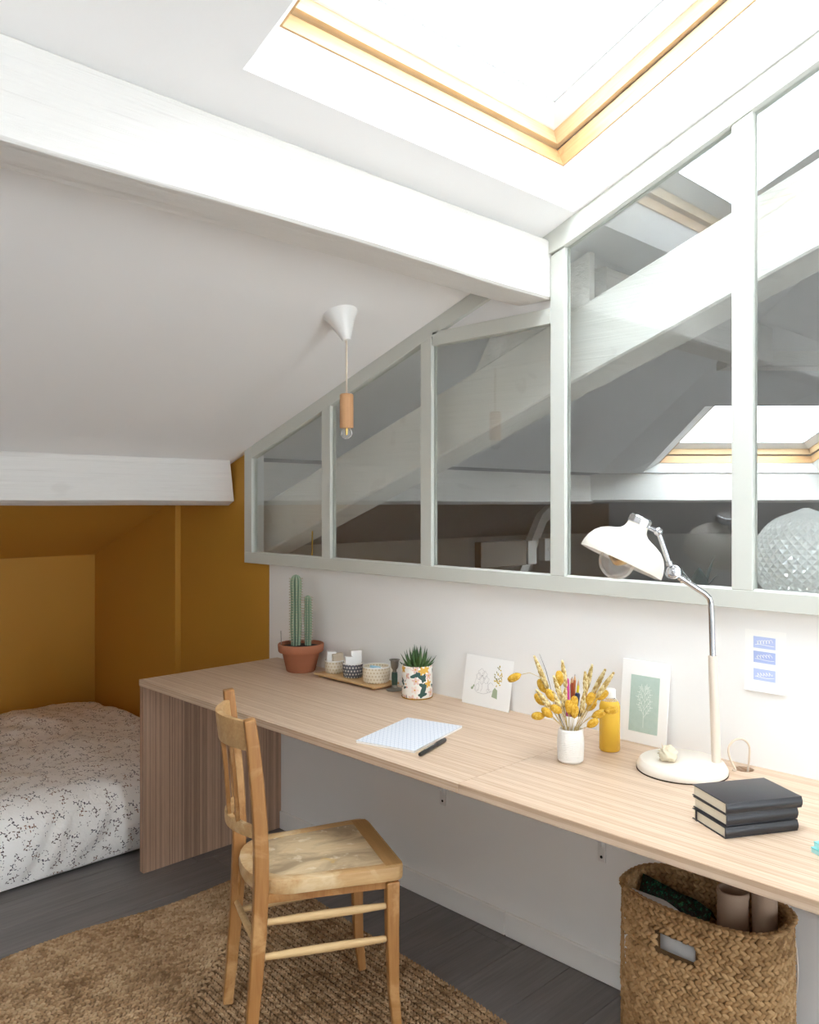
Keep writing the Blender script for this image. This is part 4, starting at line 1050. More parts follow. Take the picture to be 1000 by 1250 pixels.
for (v0, sg, L) in ((.075, 1, .035), (.082, -1, .03), (.095, 1, .032), (.10, -1, .036), (.115, 1, .03), (.12, -1, .028), (.135, 1, .022), (.14, -1, .022), (.15, 1, .013)):
    b = [(.076 + sg*L*.62*t, v0 + L*.95*t) for t in (0, .3, .65, 1)]; br.append(b)
    for t in (.35, .6, .85):
        q = (.076 + sg*L*.62*t, v0 + L*.95*t); br.append([q, (q[0] + sg*.009, q[1] + .003)]); br.append([q, (q[0] - sg*.001, q[1] + .010)])
strokes('pale_branch', br, plain('pale_print_line', '#e3ebe4', 0.7), pic, 0.0014, lambda u, v, l=1: pf(u, v, 2))

# paper with three blue labels pinned to the wall
pw = lambda u, v, lift=0: (-0.0008 - 0.0004*lift - 0.006*max(0, 1 - v/0.04)**2, 0.928 - u, 0.9485 + v)
wp = empty('label_sheet', (0, 0, 0), label='white sheet with three blue script labels, fixed to the wall near the lamp cord', cat='paper')
m = MB(); n = 8; V = []
for i in range(n+1):
    for u in (0, .105): V.append(pw(u, .159*i/n))
m.add(V, [(2*i, 2*i+1, 2*i+3, 2*i+2) for i in range(n)]); o = m.build('sheet', M_PAPER, wp); sd = o.modifiers.new('thickness', 'SOLIDIFY'); sd.thickness = 0.0004; sd.offset = -1
M_BLUE = plain('periwinkle_blue_print', '#b7c4ea', 0.7); M_BLUE2 = plain('soft_blue_print', '#aebde8', 0.7)
for i, v0 in enumerate((.1125, .0745, .0285)):
    lb = patches('blue_label', [[(.022, v0), (.079, v0 - .001), (.079, v0 + .029), (.022, v0 + .030)]], M_BLUE if i != 1 else M_BLUE2, wp, pw, 1.5)
    a = [(.030 + .040*t + .0025*math.sin(t*34), v0 + .014 + .006*t + .0042*math.cos(t*34 + i)) for t in np.linspace(0, 1, 60)]
    b = [(.026 + .05*t, v0 + .0085 + .0012*math.sin(t*5 + i)) for t in np.linspace(0, 1, 10)]
    strokes('script_line', [a, b], M_PAPER, lb, 0.0013, lambda u, v, l=1: pw(u, v, 2.6))

# ------------------------------------------------------------------ notepad and pen
def pad_mat():
    t = NT('blue_grey_lattice'); s = t.sep(t.vmath('SCALE', t.co(), 6.2832/0.0115))
    k = None
    for ang in (0, math.pi/3, 2*math.pi/3):
        w = t.math('ABSOLUTE', t.math('SINE', t.math('ADD', t.math('MULTIPLY', s[0], math.cos(ang)*0.5), t.math('MULTIPLY', s[1], math.sin(ang)*0.5))))
        w = t.ramp(w, [(0.20, (1, 1, 1, 1)), (0.34, (0, 0, 0, 1))]); k = w if k is None else t.mix(1.0, k, w, 'LIGHTEN')
    t.base(t.mix(k, lin('#dfe1e6'), lin('#c2c7d2')), 0.6, 0.3); return t.m
pa, pb, pd = Vector((-0.600, 1.796, 0)), Vector((-0.568, 1.606, 0)), Vector((-0.318, 1.871, 0))
pc = (pb + pd)/2; ang = math.atan2((pd-pa).y, (pd-pa).x)
pad = empty('notepad', (pc.x, pc.y, ZD), (0, 0, ang), 'white notepad with a pale blue lattice cover, lying open space beside the black pen', 'notebook')
pad['label'] = 'large notepad with pale blue lattice cover, lying beside the black pen'
L1, L2 = (pd-pa).length, (pb-pa).length
MB().box((-L1/2, -L2/2, 0.0004), (L1/2, L2/2, 0.0062)).build('pages', M_PAPER, pad)
MB().box((-L1/2-.001, -L2/2-.001, 0.0063), (L1/2+.001, L2/2+.001, 0.0074)).build('cover', pad_mat(), pad)
p0, p1 = Vector((-0.572, 1.574, 0)), Vector((-0.419, 1.622, 0))
pen = empty('felt_pen', ((p0.x+p1.x)/2, (p0.y+p1.y)/2, ZD+0.0065), (0, 0, math.atan2((p1-p0).y, (p1-p0).x)), 'black felt pen lying on the desk along the notepad edge', 'pen')
RX = Matrix.Rotation(math.radians(90), 3, 'Y'); pl_ = (p1-p0).length
M_PENB = plain('black_pen_barrel', '#232324', 0.35, 0.5)
MB().lathe([(0, -pl_/2), (.0045, -pl_/2), (.0056, -pl_/2+.003), (.006, -.02), (.006, .022), (0, .022)], 16, RX).build('barrel', M_PENB, pen, smooth=SM)
MB().lathe([(0, .0225), (.0063, .0225), (.0063, pl_/2-.003), (.005, pl_/2), (0, pl_/2)], 16, RX).build('cap', M_PENB, pen, smooth=SM)
MB().box((.026, -.0012, .0062), (.060, .0012, .0074)).build('clip', M_PENB, pen)
MB().add([(-.045 + i*.006 + (0 if k in (0, 3) else .0035), (-.0008 if k < 2 else .0008), .00605) for i in range(9) for k in (0, 1, 2, 3)], [(4*i, 4*i+1, 4*i+2, 4*i+3) for i in range(9)]).build('lettering', M_PAPER, pen, weld=False)

# ------------------------------------------------------------------ vase of dried flowers
vo = (-0.311, 1.265)
M_VASE = plain('ribbed_white_ceramic', '#eeebe6', 0.5, 0.4)
vase = empty('white_vase', (vo[0], vo[1], ZD), label='small ribbed white vase holding the dried flowers', cat='vase')
pr = [(0, 0.0005), (0.0285, 0.0005), (0.0325, 0.004)]
for k in range(19):
    z = 0.008 + k*0.0042; r = 0.0335 + 0.0020*math.sin((z-0.006)/0.086*2.6) - 0.0036*max(0, (z-0.05)/0.04)**1.3
    pr += [(r + 0.0006, z), (r - 0.0007, z + 0.0021)]
pr += [(0.0305, 0.088), (0.0280, 0.0885), (0.0265, 0.084), (0.029, 0.05), (0.028, 0.010), (0, 0.008)]
MB().lathe(pr, 40).build('body', M_VASE, vase, smooth=SM)
M_STRAW = plain('dry_straw', '#c9b27a', 0.8, 0.2, vary=0.25, bscale=50)
M_EAR = fibre('wheat_grain', [(0.3, '#b89a5e'), (0.5, '#d6c08a'), (0.75, '#eadcae')], 200)
M_TUFT = fibre('mustard_tuft', [(0.2, '#bd8a2a'), (0.5, '#d6a83c'), (0.8, '#e6c468')], 120, 0, .3)
GR_W, GR_T = 'dried wheat ears in the white vase', 'yellow bunny-tail grasses in the white vase'
ORD = 'first second third fourth fifth sixth seventh eighth ninth tenth eleventh twelfth thirteenth fourteenth fifteenth sixteenth seventeenth eighteenth'.split()
def stem_pts(end, dirn, k):
    """curve from inside the vase through its mouth to the foot of the ear"""
    a = rnd.uniform(0, 6.28); b = Vector((vo[0] + 0.014*math.cos(a), vo[1] + 0.014*math.sin(a), ZD + 0.012))
    e = Vector(end); h = Vector((e.x - vo[0], e.y - vo[1], 0)); mo = Vector((vo[0], vo[1], ZD + 0.090)) + (h.normalized()*min(0.021, h.length*0.34) if h.length > 1e-6 else h)
    c = e - Vector(dirn)*0.45*(e - mo).length
    pts = [b, b.lerp(mo, .5), mo]
    for t in (.2, .4, .6, .8, 1.0): pts.append(mo*(1-t)**2 + c*2*t*(1-t) + e*t*t)
    return pts
wheat = [((-0.094, 1.026), (-0.060, 0.944)), ((-0.096, 0.947), (-0.056, 0.895)), ((-0.047, 0.979), (-0.026, 0.918)), ((-0.017, 1.012), (-0.009, 0.947)), ((-0.017, 0.949), (-0.022, 0.902)), ((-0.052, 0.941), (-0.029, 0.890)),
         ((0.041, 0.986), (0.042, 0.931)), ((0.064, 1.001), (0.047, 0.936)), ((0.095, 0.992), (0.061, 0.927)), ((0.111, 0.989), (0.069, 0.927)), ((0.031, 0.935), (0.027, 0.888))]
dj = [0.02, -0.03, -0.01, 0.03, -0.02, -0.025, 0.01, 0.03, 0.012, -0.015, -0.022]
order = sorted(range(len(wheat)), key=lambda i: wheat[i][0][0])
for i, (tp, bs) in enumerate(wheat):
    bs3, tp3 = W(bs[0], dj[i]*0.8, bs[1], vo), W(tp[0], dj[i], tp[1], vo); d = (tp3 - bs3).normalized()
    w = empty('wheat_stalk', (vo[0], vo[1], ZD), label='pale dried wheat ear in the white vase, %s counted from the drawing card' % ORD[order.index(i)], cat='dried flower', group=GR_W)
    sub = Vector((vo[0], vo[1], ZD)); MB().tube([p - sub for p in stem_pts(bs3, d, i)], 0.0011, 5).build('stem', M_STRAW, w)
    _, s_, u_ = frame_from(d, FW); L = (tp3 - bs3).length; C, D, U, Ls, Ws = [], [], [], [], []
    nk = int(L/0.0052)
    for k in range(nk):
        t = (k + .3)/nk; wd = 0.0058*math.sin(math.pi*min(1, 0.25 + t*0.78))
        for sd in range(4):
            a = sd*math.pi/2 + (math.pi/4 if k % 2 else 0); rad = s_*math.cos(a) + u_*math.sin(a)
            C.append(bs3 - sub + d*L*t + rad*wd*0.75); D.append(d + rad*0.33); U.append(rad); Ls.append(0.0145); Ws.append(0.0072)
    V, F = stitches(np.array(C), np.array(D), np.array(U), np.array(Ls), np.array(Ws), np.full(len(C), 0.0062))
    quick('ear', V, F, M_EAR, w)
tails = [((-0.089, 0.876), (-1, .05)), ((-0.067, 0.887), (-.75, .66)), ((-0.081, 0.912), (-.6, .8)), ((-0.072, 0.944), (-.4, .9)), ((-0.056, 0.930), (-.55, .8)), ((-0.026, 0.967), (-.1, 1)), ((-0.044, 0.897), (-.8, .55)), ((-0.010, 0.901), (-.1, 1)),
         ((0.005, 0.911), (.1, 1)), ((0.004, 0.891), (.05, 1)), ((0.047, 0.921), (.3, .9)), ((0.062, 0.912), (.5, .8)), ((0.089, 0.921), (.8, .55)), ((0.103, 0.891), (1, .12)), ((0.072, 0.878), (.9, .4)), ((0.061, 0.890), (.7, .6)), ((0.048, 0.863), (.6, .5)), ((-0.147, 0.970), (-.85, -.45))]
td = [-.02, -.03, .01, .03, -.02, .02, -.035, -.03, -.02, -.035, -.02, .01, .02, -.02, -.01, .03, -.045, .02]
order = sorted(range(len(tails)), key=lambda i: tails[i][0][0])
for i, (c, dr) in enumerate(tails):
    c3 = W(c[0], td[i], c[1], vo); d = (RT*dr[0] + Vector((0, 0, dr[1])) + FW*td[i]*6).normalized(); L, R = 0.032*rnd.uniform(.9, 1.1), 0.0094
    w = empty('bunny_tail', (vo[0], vo[1], ZD), label='fluffy yellow bunny-tail in the white vase, %s counted from the drawing card' % ORD[order.index(i)], cat='dried flower', group=GR_T)
    sub = Vector((vo[0], vo[1], ZD)); MB().tube([p - sub for p in stem_pts(c3 - d*L*0.45, d, i)], 0.0008, 5).build('stem', M_STRAW, w)
    _, s_, u_ = frame_from(d); C, D, U, Ls, Ws = [], [], [], [], []
    for k in range(150):
        t = (k + .5)/150*2 - 1; a = k*2.399963; rr_ = math.sqrt(max(0, 1 - t*t))**0.9
        rad = s_*math.cos(a) + u_*math.sin(a); p = d*t*L*0.46 + rad*R*0.78*rr_
        C.append(c3 - sub + p); D.append(rad*(0.35 + 0.2*rr_) + d*(1.0 + 0.5*t)); U.append(rad + d*0.01); Ls.append(0.0125); Ws.append(0.0055)
    V, F = stitches(np.array(C), np.array(D), np.array(U), np.array(Ls), np.array(Ws), np.full(150, 0.0055)); quick('tuft', V, F, M_TUFT, w)
    
b3, t3 = W(-0.047, .035, 0.935, vo), W(-0.076, .045, 1.029, vo); sub = Vector((vo[0], vo[1], ZD))
tw = empty('dark_twig', sub, label='thin dark bare twig among the wheat in the white vase', cat='dried flower')
MB().tube([p - sub for p in stem_pts(b3, (t3-b3).normalized(), 0)] + [b3.lerp(t3, .5) - sub + RT*0.003, t3 - sub], [0.0009]*8 + [0.0008, 0.0003], 5).build('stem', plain('dark_twig_bark', '#4b4a55', 0.8), tw)

# cup of pencils behind the vase
co_ = (-0.176, 1.352)
cup = empty('pencil_cup', (co_[0], co_[1], ZD), label='white porcelain cup of pencils hidden behind the dried flowers', cat='cup')
MB().lathe([(0, 0.0005), (0.027, 0.0005), (0.029, 0.003), (0.0355, 0.085), (0.0350, 0.0865), (0.0335, 0.086), (0.027, 0.006), (0, 0.005)], 36).build('body', M_WHITE, cup, smooth=SM)
def pencil(name, r, d, lr, h, rad, colr, tip, label, wide=False):
    """pencil standing in the cup: r, d = offset of the top, lr = lean of its foot"""
    b = W(lr*0.5, d*0.25, ZD + 0.0075, co_); t = W(r, d, ZD + h, co_); ax = (t-b); L = ax.length; M = Vector(up3).rotation_difference(ax).to_matrix()
    o = empty(name, b, label=label, cat='pencil', group='pencils in the white cup'); mm = plain(name + '_' + colr[1:], colr, 0.45)
    if wide:
        MB().lathe([(0, 0), (rad, 0.0), (rad, L*0.62), (0, L*0.62)], 14, M).build('barrel', mm, o, smooth=SM)
        MB().lathe([(0, L*0.622), (rad*1.06, L*0.622), (rad*1.06, L-0.004), (rad*0.8, L), (0, L)], 14, M).build('cap', plain(name + '_cap_' + tip[1:], tip, 0.4), o, smooth=SM)
    else:
        MB().lathe([(0, 0), (rad, 0.0), (rad, L-0.018), (0, L-0.018)], 6, M).build('shaft', mm, o)
        MB().lathe([(0, L-0.0179), (rad*0.98, L-0.0179), (rad*0.28, L-0.005), (0, L-0.005)], 10, M).build('sharpened_wood', M_STRAWW, o, smooth=SM)
        MB().lathe([(0, L-0.0055), (rad*0.32, L-0.0055), (0.0001, L)], 8, M).build('lead', plain(name + '_lead_' + tip[1:], tip, 0.5), o, smooth=SM)
M_STRAWW = plain('bare_cedar', '#d3a87c', 0.7)
pencil('marker_pen', -0.016, -.004, -0.018, .188, .0062, '#b0337a', '#c9408f', 'thick magenta marker in the pencil cup', True)
pencil('pencil', -0.002, -.012, -0.006, .196, .0036, '#a54a2c', '#3a2a26', 'rust red pencil standing in the white cup')
pencil('pencil', 0.009, .004, 0.000, .200, .0036, '#b6683a', '#35343c', 'tallest brown orange pencil standing in the white cup')
pencil('pencil', 0.000, .014, 0.006, .186, .0036, '#8d2f45', '#8d2f45', 'crimson pencil standing in the white cup')
pencil('pencil', 0.021, .012, 0.012, .183, .0036, '#e6d338', '#e6d338', 'lemon yellow pencil standing in the white cup')
pencil('marker_pen', 0.012, -.020, -0.016, .150, .0070, '#232a45', '#26304f', 'navy blue marker leaning in the pencil cup', True)
pencil('pencil', 0.040, -.006, 0.010, .180, .0036, '#2b2b30', '#6b3550', 'black pencil leaning out of the cup towards the bottle')
pencil('pencil', 0.050, .008, 0.014, .182, .0036, '#7d3b4c', '#a5485a', 'plum pencil leaning farthest out of the white cup')

# yellow juice bottle
bo = (-0.149, 1.246)
bot = empty('juice_bottle', (bo[0], bo[1], ZD), label='yellow filled plastic bottle with white cap, beside the framed print', cat='bottle')
MB().lathe([(0, 0.0005), (0.026, 0.0005), (0.0285, 0.004), (0.0285, 0.122), (0.0265, 0.132), (0.0215, 0.139), (0, 0.139)], 36).build('body', plain('yellow_juice', '#e6b93f', 0.25, 0.5), bot, smooth=SM)
MB().lathe([(0.0222, 0.1385), (0.0165, 0.147), (0.0150, 0.150), (0.0150, 0.160)], 28).build('neck', M_CLEAR, bot, smooth=SM)
MB().lathe([(0, 0.148), (0.0155, 0.148), (0.0165, 0.1505), (0.0165, 0.168), (0.0155, 0.1705), (0, 0.1705)], 32).build('cap', M_WHITE, bot, smooth=SM)

# ------------------------------------------------------------------ desk lamp
lo = Vector((-0.124, 0.95, 0)); lb = Vector((-0.170, 1.020, ZD))
lamp = empty('desk_lamp', lb, label='cream vintage desk lamp with chrome jointed arm and bowl shade', cat='lamp')
def LP(r, z, d=0.0): return lo + RT*r + FW*d + Vector((0, 0, z)) - lb
MB().lathe([(0, 0.0003), (0.1135, 0.0003), (0.1135, 0.0035), (0, 0.0035)], 56).build('felt_pad', plain('brown_felt', '#4a3a30', 0.9), lamp)
MB().lathe([(0, 0.0036), (0.1125, 0.0036), (0.1128, 0.0120), (0.1100, 0.0175), (0.1045, 0.0255), (0.1010, 0.0275), (0, 0.0280)], 64).build('base', M_CREAM, lamp, smooth=SM)
MB().tube([LP(0.0005, 0.778), LP(-0.0093, 1.049)], [0.0118, 0.0112], 20).build('lower_tube', M_CREAMTUBE, lamp, smooth=SM)
pts = [LP(-0.0092, 1.047), LP(-0.0123, 1.165), LP(-0.0135, 1.182), LP(-0.0185, 1.197), LP(-0.030, 1.2085), LP(-0.062, 1.229), LP(-0.0895, 1.2475)]
MB().tube(pts, 0.0076, 16).build('chrome_tube', M_CHROME, lamp, smooth=SM)
d1_ = (LP(-0.112, 1.2639) - LP(-0.0869, 1.245)).normalized()
MB().tube([LP(-0.0835, 1.2425), LP(-0.089, 1.2463), LP(-0.0892, 1.2465), LP(-0.097, 1.252)], [0.0105, 0.0105, 0.0085, 0.0085], 16).build('collar', M_CHROME, lamp, smooth=SM)
Rj = Vector(up3).rotation_difference(FW).to_matrix()
MB().lathe([(0, -.0125), (.010, -.0125), (.013, -.0115), (.0155, -.0065), (.0185, -.006), (.0185, .006), (.0155, .0065), (.013, .0115), (.010, .0125), (0, .0125)], 28, Rj, LP(-0.112, 1.2639)).build('elbow_joint', M_CHROME, lamp, smooth=SM)
MB().lathe([(0, -.0155), (.0045, -.0155), (.0055, -.0130), (0, -.0128)], 14, Rj, LP(-0.112, 1.2639)).build('joint_screw', M_CHROME, lamp, smooth=SM)
MB().tube([LP(-0.119, 1.281), LP(-0.1225, 1.2905), LP(-0.1226, 1.291), LP(-0.1485, 1.3666)], [0.0095, 0.0095, 0.0068, 0.0062], 16).build('upper_arm', M_CHROME, lamp, smooth=SM)
MB().ball(LP(-0.1487, 1.3666), 0.0115, 18, 12).build('ball_joint', M_CHROME, lamp, smooth=ALLS)
MB().tube([LP(-0.1487, 1.3666), LP(-0.178, 1.3800)], [0.0062, 0.0062], 14).build('shade_arm', M_CHROME, lamp, smooth=SM)
axd = (LP(-0.1902, 1.4033) - LP(-0.2441, 1.289)).normalized(); Rs = Vector(up3).rotation_difference(axd).to_matrix(); rc = LP(-0.2450, 1.2885)
MB().lathe([(0.1085, 0.0), (0.1090, 0.002), (0.1078, 0.016), (0.1030, 0.033), (0.0940, 0.049), (0.0815, 0.0615), (0.0640, 0.071), (0.0480, 0.077), (0.0370, 0.0825), (0.0305, 0.0905), (0.0275, 0.099), (0.0270, 0.106), (0.0, 0.106)], 56, Rs, rc).build('shade', M_CREAM, lamp, smooth=math.radians(60))
lam_in = MB().lathe([(0.1084, 0.0), (0.1060, 0.016), (0.1010, 0.032), (0.0920, 0.0475), (0.0795, 0.0595), (0.062, 0.069), (0.046, 0.075), (0.034, 0.081), (0, 0.083)], 48, Rs, rc).build('shade_lining', M_WHITE, lamp, smooth=math.radians(60))
MB().lathe([(0, 0.1062), (0.0300, 0.1062), (0.0300, 0.1235), (0.0260, 0.1270), (0, 0.1275)], 10, Rs, rc).build('chrome_cap', M_CHROME, lamp, bevel=0.0008, seg=1)
MB().ball(LP(-0.2540, 1.2905) - Vector((0, 0, 0)), 0.0455, 28, 18).build('globe_bulb', M_CLEAR, lamp, smooth=ALLS)
def mirror_gold():
    t = NT('gold_bulb_mirror'); t.base(lin('#c7a873'), 0.18, 0.5, 1.0); return t.m
MB().lathe([(0.006, 0.0), (0.024, 0.012), (0.030, 0.030), (0.022, 0.043), (0.014, 0.050)], 28, Rs, LP(-0.2540, 1.2905) - axd*0.010).build('bulb_neck', mirror_gold(), lamp, smooth=SM)
# power cord: loop on the desk, through the grommet hole, down the wall
pc_ = [(-0.095, 0.921, .757), (-0.088, 0.915, .757), (-0.093, 0.928, .785), (-0.096, 0.930, .812), (-0.085, 0.920, .831), (-0.068, 0.905, .833), (-0.052, 0.896, .815), (-0.046, 0.898, .780), (-0.045, 0.902, .750), (-0.044, 0.904, .715),
       (-0.030, 0.890, .60), (-0.030, 0.860, .47), (-0.030, 0.832, .392), (-0.030, 0.811, .378), (-0.030, 0.790, .342), (-0.030, 0.784, .246), (-0.030, 0.801, .153), (-0.035, 0.815, .06), (-0.040, 0.78, .006)]
def spline(P, n=6):
    P = [Vector(p) for p in P]; out = []
    for i in range(len(P)-1):
        a, b, c, d = P[max(i-1, 0)], P[i], P[i+1], P[min(i+2, len(P)-1)]
        for k in range(n):
            t = k/n; out.append(0.5*((2*b) + (c-a)*t + (2*a-5*b+4*c-d)*t*t + (3*b-a-3*c+d)*t**3))
    return out + [P[-1]]
MB().tube([p - lb for p in spline(pc_)], 0.0027, 8).build('power_cord', M_CORDW, lamp, smooth=ALLS)
# crumpled cream ornament on the lamp base
sh = Vector((-0.205, 1.040, ZD + 0.0285))
orn = empty('shell_ornament', sh, label='small crumpled cream shell-like ornament lying on the lamp base', cat='ornament')
M_SHELL = plain('cream_shell', '#efe2c6', 0.5, 0.3, vary=0.2, bscale=120)
V, F = [], []; n, mm_ = 22, 14
for i in range(mm_+1):
    t = math.pi*i/mm_
    for k in range(n):
        a = 2*math.pi*k/n; p = Vector((math.sin(t)*math.cos(a), math.sin(t)*math.sin(a), math.cos(t)))
        q = 1 + 0.45*noise.noise(p*2.4 + Vector((3, 1, 2))) + 0.16*math.sin(a*7 + p.z*9)
        V.append((p.x*0.025*q, p.y*0.021*q, max(0.0004, 0.017 + p.z*0.019*q)))
F = [(i*n+k, (i+1)*n+k, (i+1)*n+(k+1) % n, i*n+(k+1) % n) for i in range(mm_) for k in range(n)]
MB().add(V, F).build('body', M_SHELL, orn, smooth=ALLS)
for k, (a, L) in enumerate(((2.3, .026), (2.7, .022), (1.6, .016), (3.3, .015))):
    d = Vector((RT.x*math.cos(a), RT.y*math.cos(a), abs(math.sin(a))*.8 + .25)); blade(d*0.008 + Vector((0, 0, .016)), d, L, .006, .004, M_SHELL, orn, 0.2, 'frond')

# ------------------------------------------------------------------ black notebooks, teal pads
nb_ang = math.radians(-30)
def book(c, z, L, Wd, th, rot, label, strap=False):
    b = empty('black_notebook', (c[0], c[1], z), (0, 0, rot), label, 'notebook', 'stacked black notebooks on the desk')
    m = MB(); pr = []
    m.box((-L/2, -Wd/2, th-0.0018), (L/2, Wd/2, th)); m.build('front_cover', M_BLACK, b, bevel=0.0008, seg=2, smooth=SM)
    MB().box((-L/2, -Wd/2, 0.0003), (L/2, Wd/2, 0.0021)).build('back_cover', M_BLACK, b, bevel=0.0008, seg=2, smooth=SM)
    k = 7; poly = [(-Wd/2 + 0.0015, 0.0004)] + [(-Wd/2 + 0.0015 - 0.0042*math.sin(math.pi*i/k), 0.0006 + (th-0.0012)*i/k) for i in range(k+1)] + [(-Wd/2 + 0.0015, th-0.0002)]
    MB().prism(poly, 'x', -L/2, L/2).build('spine', M_BLACK, b, smooth=SM)
    MB().box((-L/2+0.003, -Wd/2+0.002, 0.0022), (L/2-0.003, Wd/2-0.003, th-0.0019)).build('pages', M_PAGES, b)
    if strap: 
        m = MB(); w = 0.0032; y = Wd/2 - 0.016
        for (x0, x1, z0, z1) in ((-L/2-0.0012, -L/2-0.0002, 0, th+0.0008), (L/2+0.0002, L/2+0.0012, 0, th+0.0008), (-L/2-0.0012, L/2+0.0012, th+0.0001, th+0.0008)): m.box((x0, y-w, z0), (x1, y+w, z1))
        m.build('elastic_band', M_BLACK, b)
bc = Vector((-0.409, 0.7555)); e2 = Vector((0.5, 0.866))
book(bc, ZD, .176, .116, .0232, nb_ang, 'bottom black notebook of the three, held with an elastic band', True)
book(bc + Vector((0.004, 0.001)), ZD+.0243, .174, .116, .0236, nb_ang + .01, 'middle black notebook of the stack of three')
book(bc + Vector((0.007, -0.001)), ZD+.0484, .182, .122, .0240, nb_ang - .012, 'top black notebook of the stack of three')
for k, (dx, lbl) in enumerate(((0, 'lower of two small teal pads at the desk front'), (0.004, 'upper of two small teal pads at the desk front'))):
    tp_ = empty('teal_pad', (-0.424 + dx, 0.530 - dx, ZD + k*0.0106), (0, 0, math.radians(-28)), lbl, 'notebook', 'teal pads at the desk front')
    MB().box((-0.06, -0.05, 0.0003), (0.06, 0.05, 0.0085)).build('pages', plain('pale_teal_pages', '#a9dcdb', 0.7), tp_)
    MB().box((-0.0605, -0.0505, 0.0086), (0.0605, 0.0505, 0.0104)).build('cover', plain('teal_cover', '#7cc9c9', 0.5), tp_)

# ------------------------------------------------------------------ contents of the basket
def tube_roll(c, r, z1, label, lean):
    o = empty('kraft_roll', (c[0], c[1], 0.0128), label=label, cat='paper roll', group='kraft paper rolls in the basket')
    t = Vector((lean[0], lean[1], z1-0.0125)); Mq = Vector(up3).rotation_difference(t).to_matrix(); L = t.length
    MB().lathe([(r-0.004, 0.0), (r, 0.0), (r, L), (r-0.004, L), (r-0.004, 0.002)], 36, Mq).build('rolled_paper', M_KRAFT, o, smooth=SM)
    MB().lathe([(r+0.0004, L-0.014), (r+0.0016, L-0.014), (r+0.0016, L-0.002), (r+0.0004, L-0.002)], 36, Mq).build('outer_turn', M_KRAFT, o, smooth=SM)
M_KRAFT = plain('kraft_brown_paper', '#a68d78', 0.7, 0.25, vary=0.05, bscale=20)
tube_roll((-0.205, 0.874), 0.0362, 0.503, 'wide open kraft paper roll standing in the seagrass basket', (0.004, -0.002))
tube_roll((-0.182, 0.798), 0.0290, 0.585, 'narrower kraft paper roll beside the basket rim and wall cord', (0.012, 0.012))
def sheet(name, label, cat, mat, prof, y0, y1, top, n=16, amp=0.004, seed=0.0):
    """paper standing in the basket: prof = (x, z fraction) pairs, top(y) the height of its upper edge"""
    o = empty(name, (-0.24, (y0+y1)/2, 0.0125), label=label, cat=cat); V = []; k = len(prof)
    for i in range(n+1):
        y = y0 + (y1-y0)*i/n
        for x, f in prof: V.append((x + 0.24 + amp*noise.noise(Vector((y*20, f*5, seed))), (y - (y0+y1)/2)*(0.78 + 0.22*f), max(0.0005, (top(y)-0.0125)*f)))
    m = MB().add(V, [(i*k+j, i*k+j+1, (i+1)*k+j+1, (i+1)*k+j) for i in range(n) for j in range(k-1)]); s_ = m.build('folded_paper', mat, o, smooth=ALLS)
    md = s_.modifiers.new('thickness', 'SOLIDIFY'); md.thickness = 0.0016
sheet('paper_sheet', 'grey white sheet bending along the front of the basket', 'paper', plain('grey_white_paper', '#cfcdcb', 0.7), [(-0.296, 0), (-0.316, .3), (-0.318, .7), (-0.313, .88), (-0.272, 1.0)], 0.905, 1.105, lambda y: 0.452 - 0.05*max(0, (1.02-y)/0.11)**1.5, amp=0.002)
def foil():
    t = NT('dark_green_foil'); n = t.noise(t.co(), 110, 3, 0.7); t.base(t.ramp(n, [(.45, lin('#0d1512')), (.58, lin('#12402f')), (.7, lin('#2f7a58'))]), 0.22, 0.5); t.bump(n, 0.5, 0.01); return t.m
sheet('wrapping_paper', 'crumpled glossy dark green wrapping inside the basket', 'paper', foil(), [(-0.205, 0), (-0.235, .5), (-0.225, .9), (-0.195, 1.0), (-0.165, .92)], 0.925, 1.115, lambda y: 0.462 - 0.16*(1.115-y), amp=0.012, seed=4)

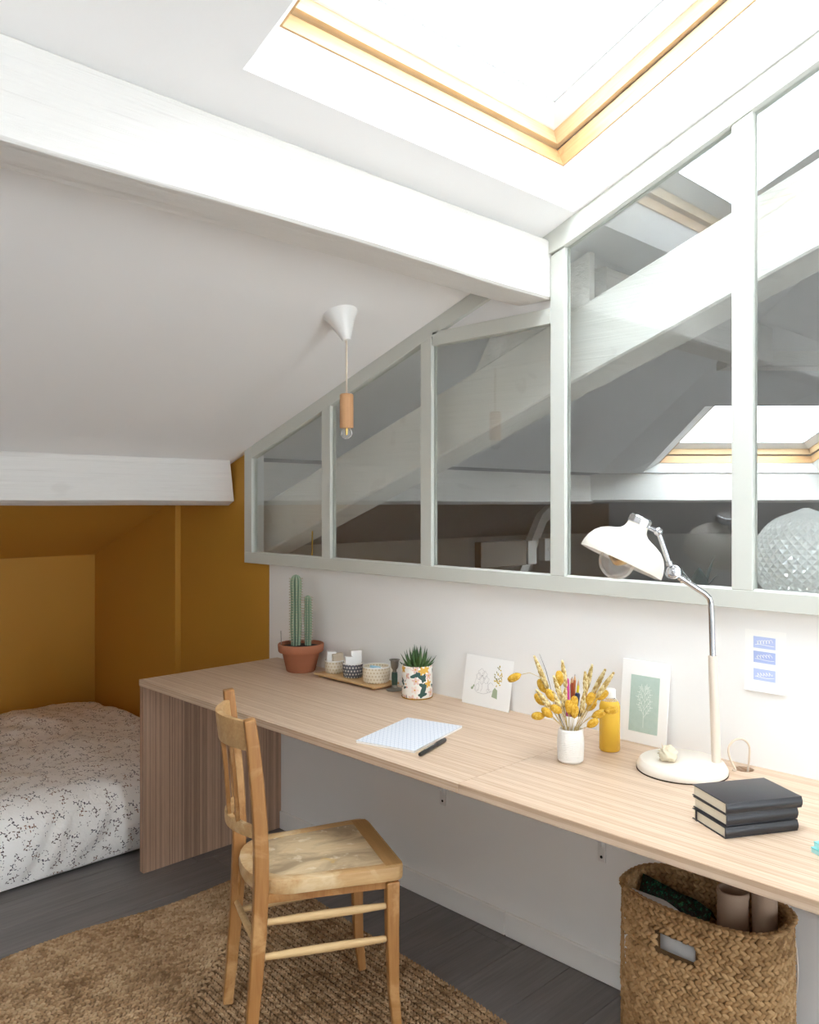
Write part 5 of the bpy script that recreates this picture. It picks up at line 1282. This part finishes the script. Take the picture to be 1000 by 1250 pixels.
# ------------------------------------------------------------------ things on the ledge beyond the glass
M_PRESS = NT('pressed_glass'); M_PRESS.base((0.97, 0.97, 0.96, 1), 0.06, 0.6); M_PRESS.b.inputs['Transmission Weight'].default_value = 0.38; M_PRESS.b.inputs['IOR'].default_value = 1.45; M_PRESS = M_PRESS.m
gl = empty('glass_globe_shade', (0.25, 0.862, 1.1635), label='large diamond-cut clear glass globe behind the partition pane', cat='lamp shade')
n, mrow = 72, 30; V, F = [], []
prof = lambda t: (0.138*math.sin(math.pi*(0.06 + 0.93*t))**0.85, 0.250*(0.5 - 0.5*math.cos(math.pi*t)) )
for i in range(mrow+1):
    t = i/mrow; r, z = prof(t)
    if t > 0.9: z += 0.012*((t-0.9)/0.1)**2
    for k in range(n):
        a = 2*math.pi*k/n; q = 1 + (0.030 if (i + k) % 2 else -0.012)*(1 if 0 < i < mrow else 0)
        V.append((r*q*math.cos(a), r*q*math.sin(a), z))
for i in range(mrow):
    for k in range(n):
        j = (k+1) % n; a, b, c, d = i*n+k, i*n+j, (i+1)*n+j, (i+1)*n+k
        F += [(a, b, d), (b, c, d)] if (i + k) % 2 == 0 else [(a, b, c), (a, c, d)]
F += [tuple(range(n-1, -1, -1)), tuple(range(mrow*n, mrow*n+n))]
MB().add(V, F).build('cut_glass_body', M_PRESS, gl)
MB().lathe([(0.060, 0.0003), (0.062, 0.004), (0.050, 0.010), (0.040, 0.004)], 36).build('fitter_rim', M_BRASS, gl, smooth=SM)
br_ = empty('brass_rod', (0.115, 2.93, 1.1635), label='thin brass rod standing on the ledge behind the end pane', cat='rod')
MB().tube([(0, 0, 0.004), (0.002, 0, 0.15)], 0.0032, 8).build('rod', M_BRASS, br_, smooth=SM)
MB().lathe([(0, 0.0003), (0.018, 0.0003), (0.018, 0.003), (0.005, 0.006), (0, 0.006)], 20).build('foot', M_BRASS, br_, smooth=SM)
pt = empty('leafy_plant', (0.16, 1.135, 1.1635), label='low dish of dark broad leaves behind the glass beside the desk lamp', cat='plant')
MB().lathe([(0, 0.0004), (0.040, 0.0004), (0.046, 0.03), (0.043, 0.031), (0.038, 0.022), (0, 0.02)], 28).build('dish', plain('dark_glazed_dish', '#4a4a48', 0.4), pt, smooth=SM)
M_DKLEAF = plain('dark_blue_green_leaf', '#4c5a58', 0.45, vary=0.2, bscale=40)
for a, e, L in ((-0.9, 78, .105), (1.9, 62, .085), (3.6, 66, .08), (5.2, 55, .06)):
    e = math.radians(e); blade((0.014*math.cos(a), 0.014*math.sin(a), .02), (math.cos(a)*math.cos(e), math.sin(a)*math.cos(e), math.sin(e)), L, 0.040, 0.005, M_DKLEAF, pt, -0.1)
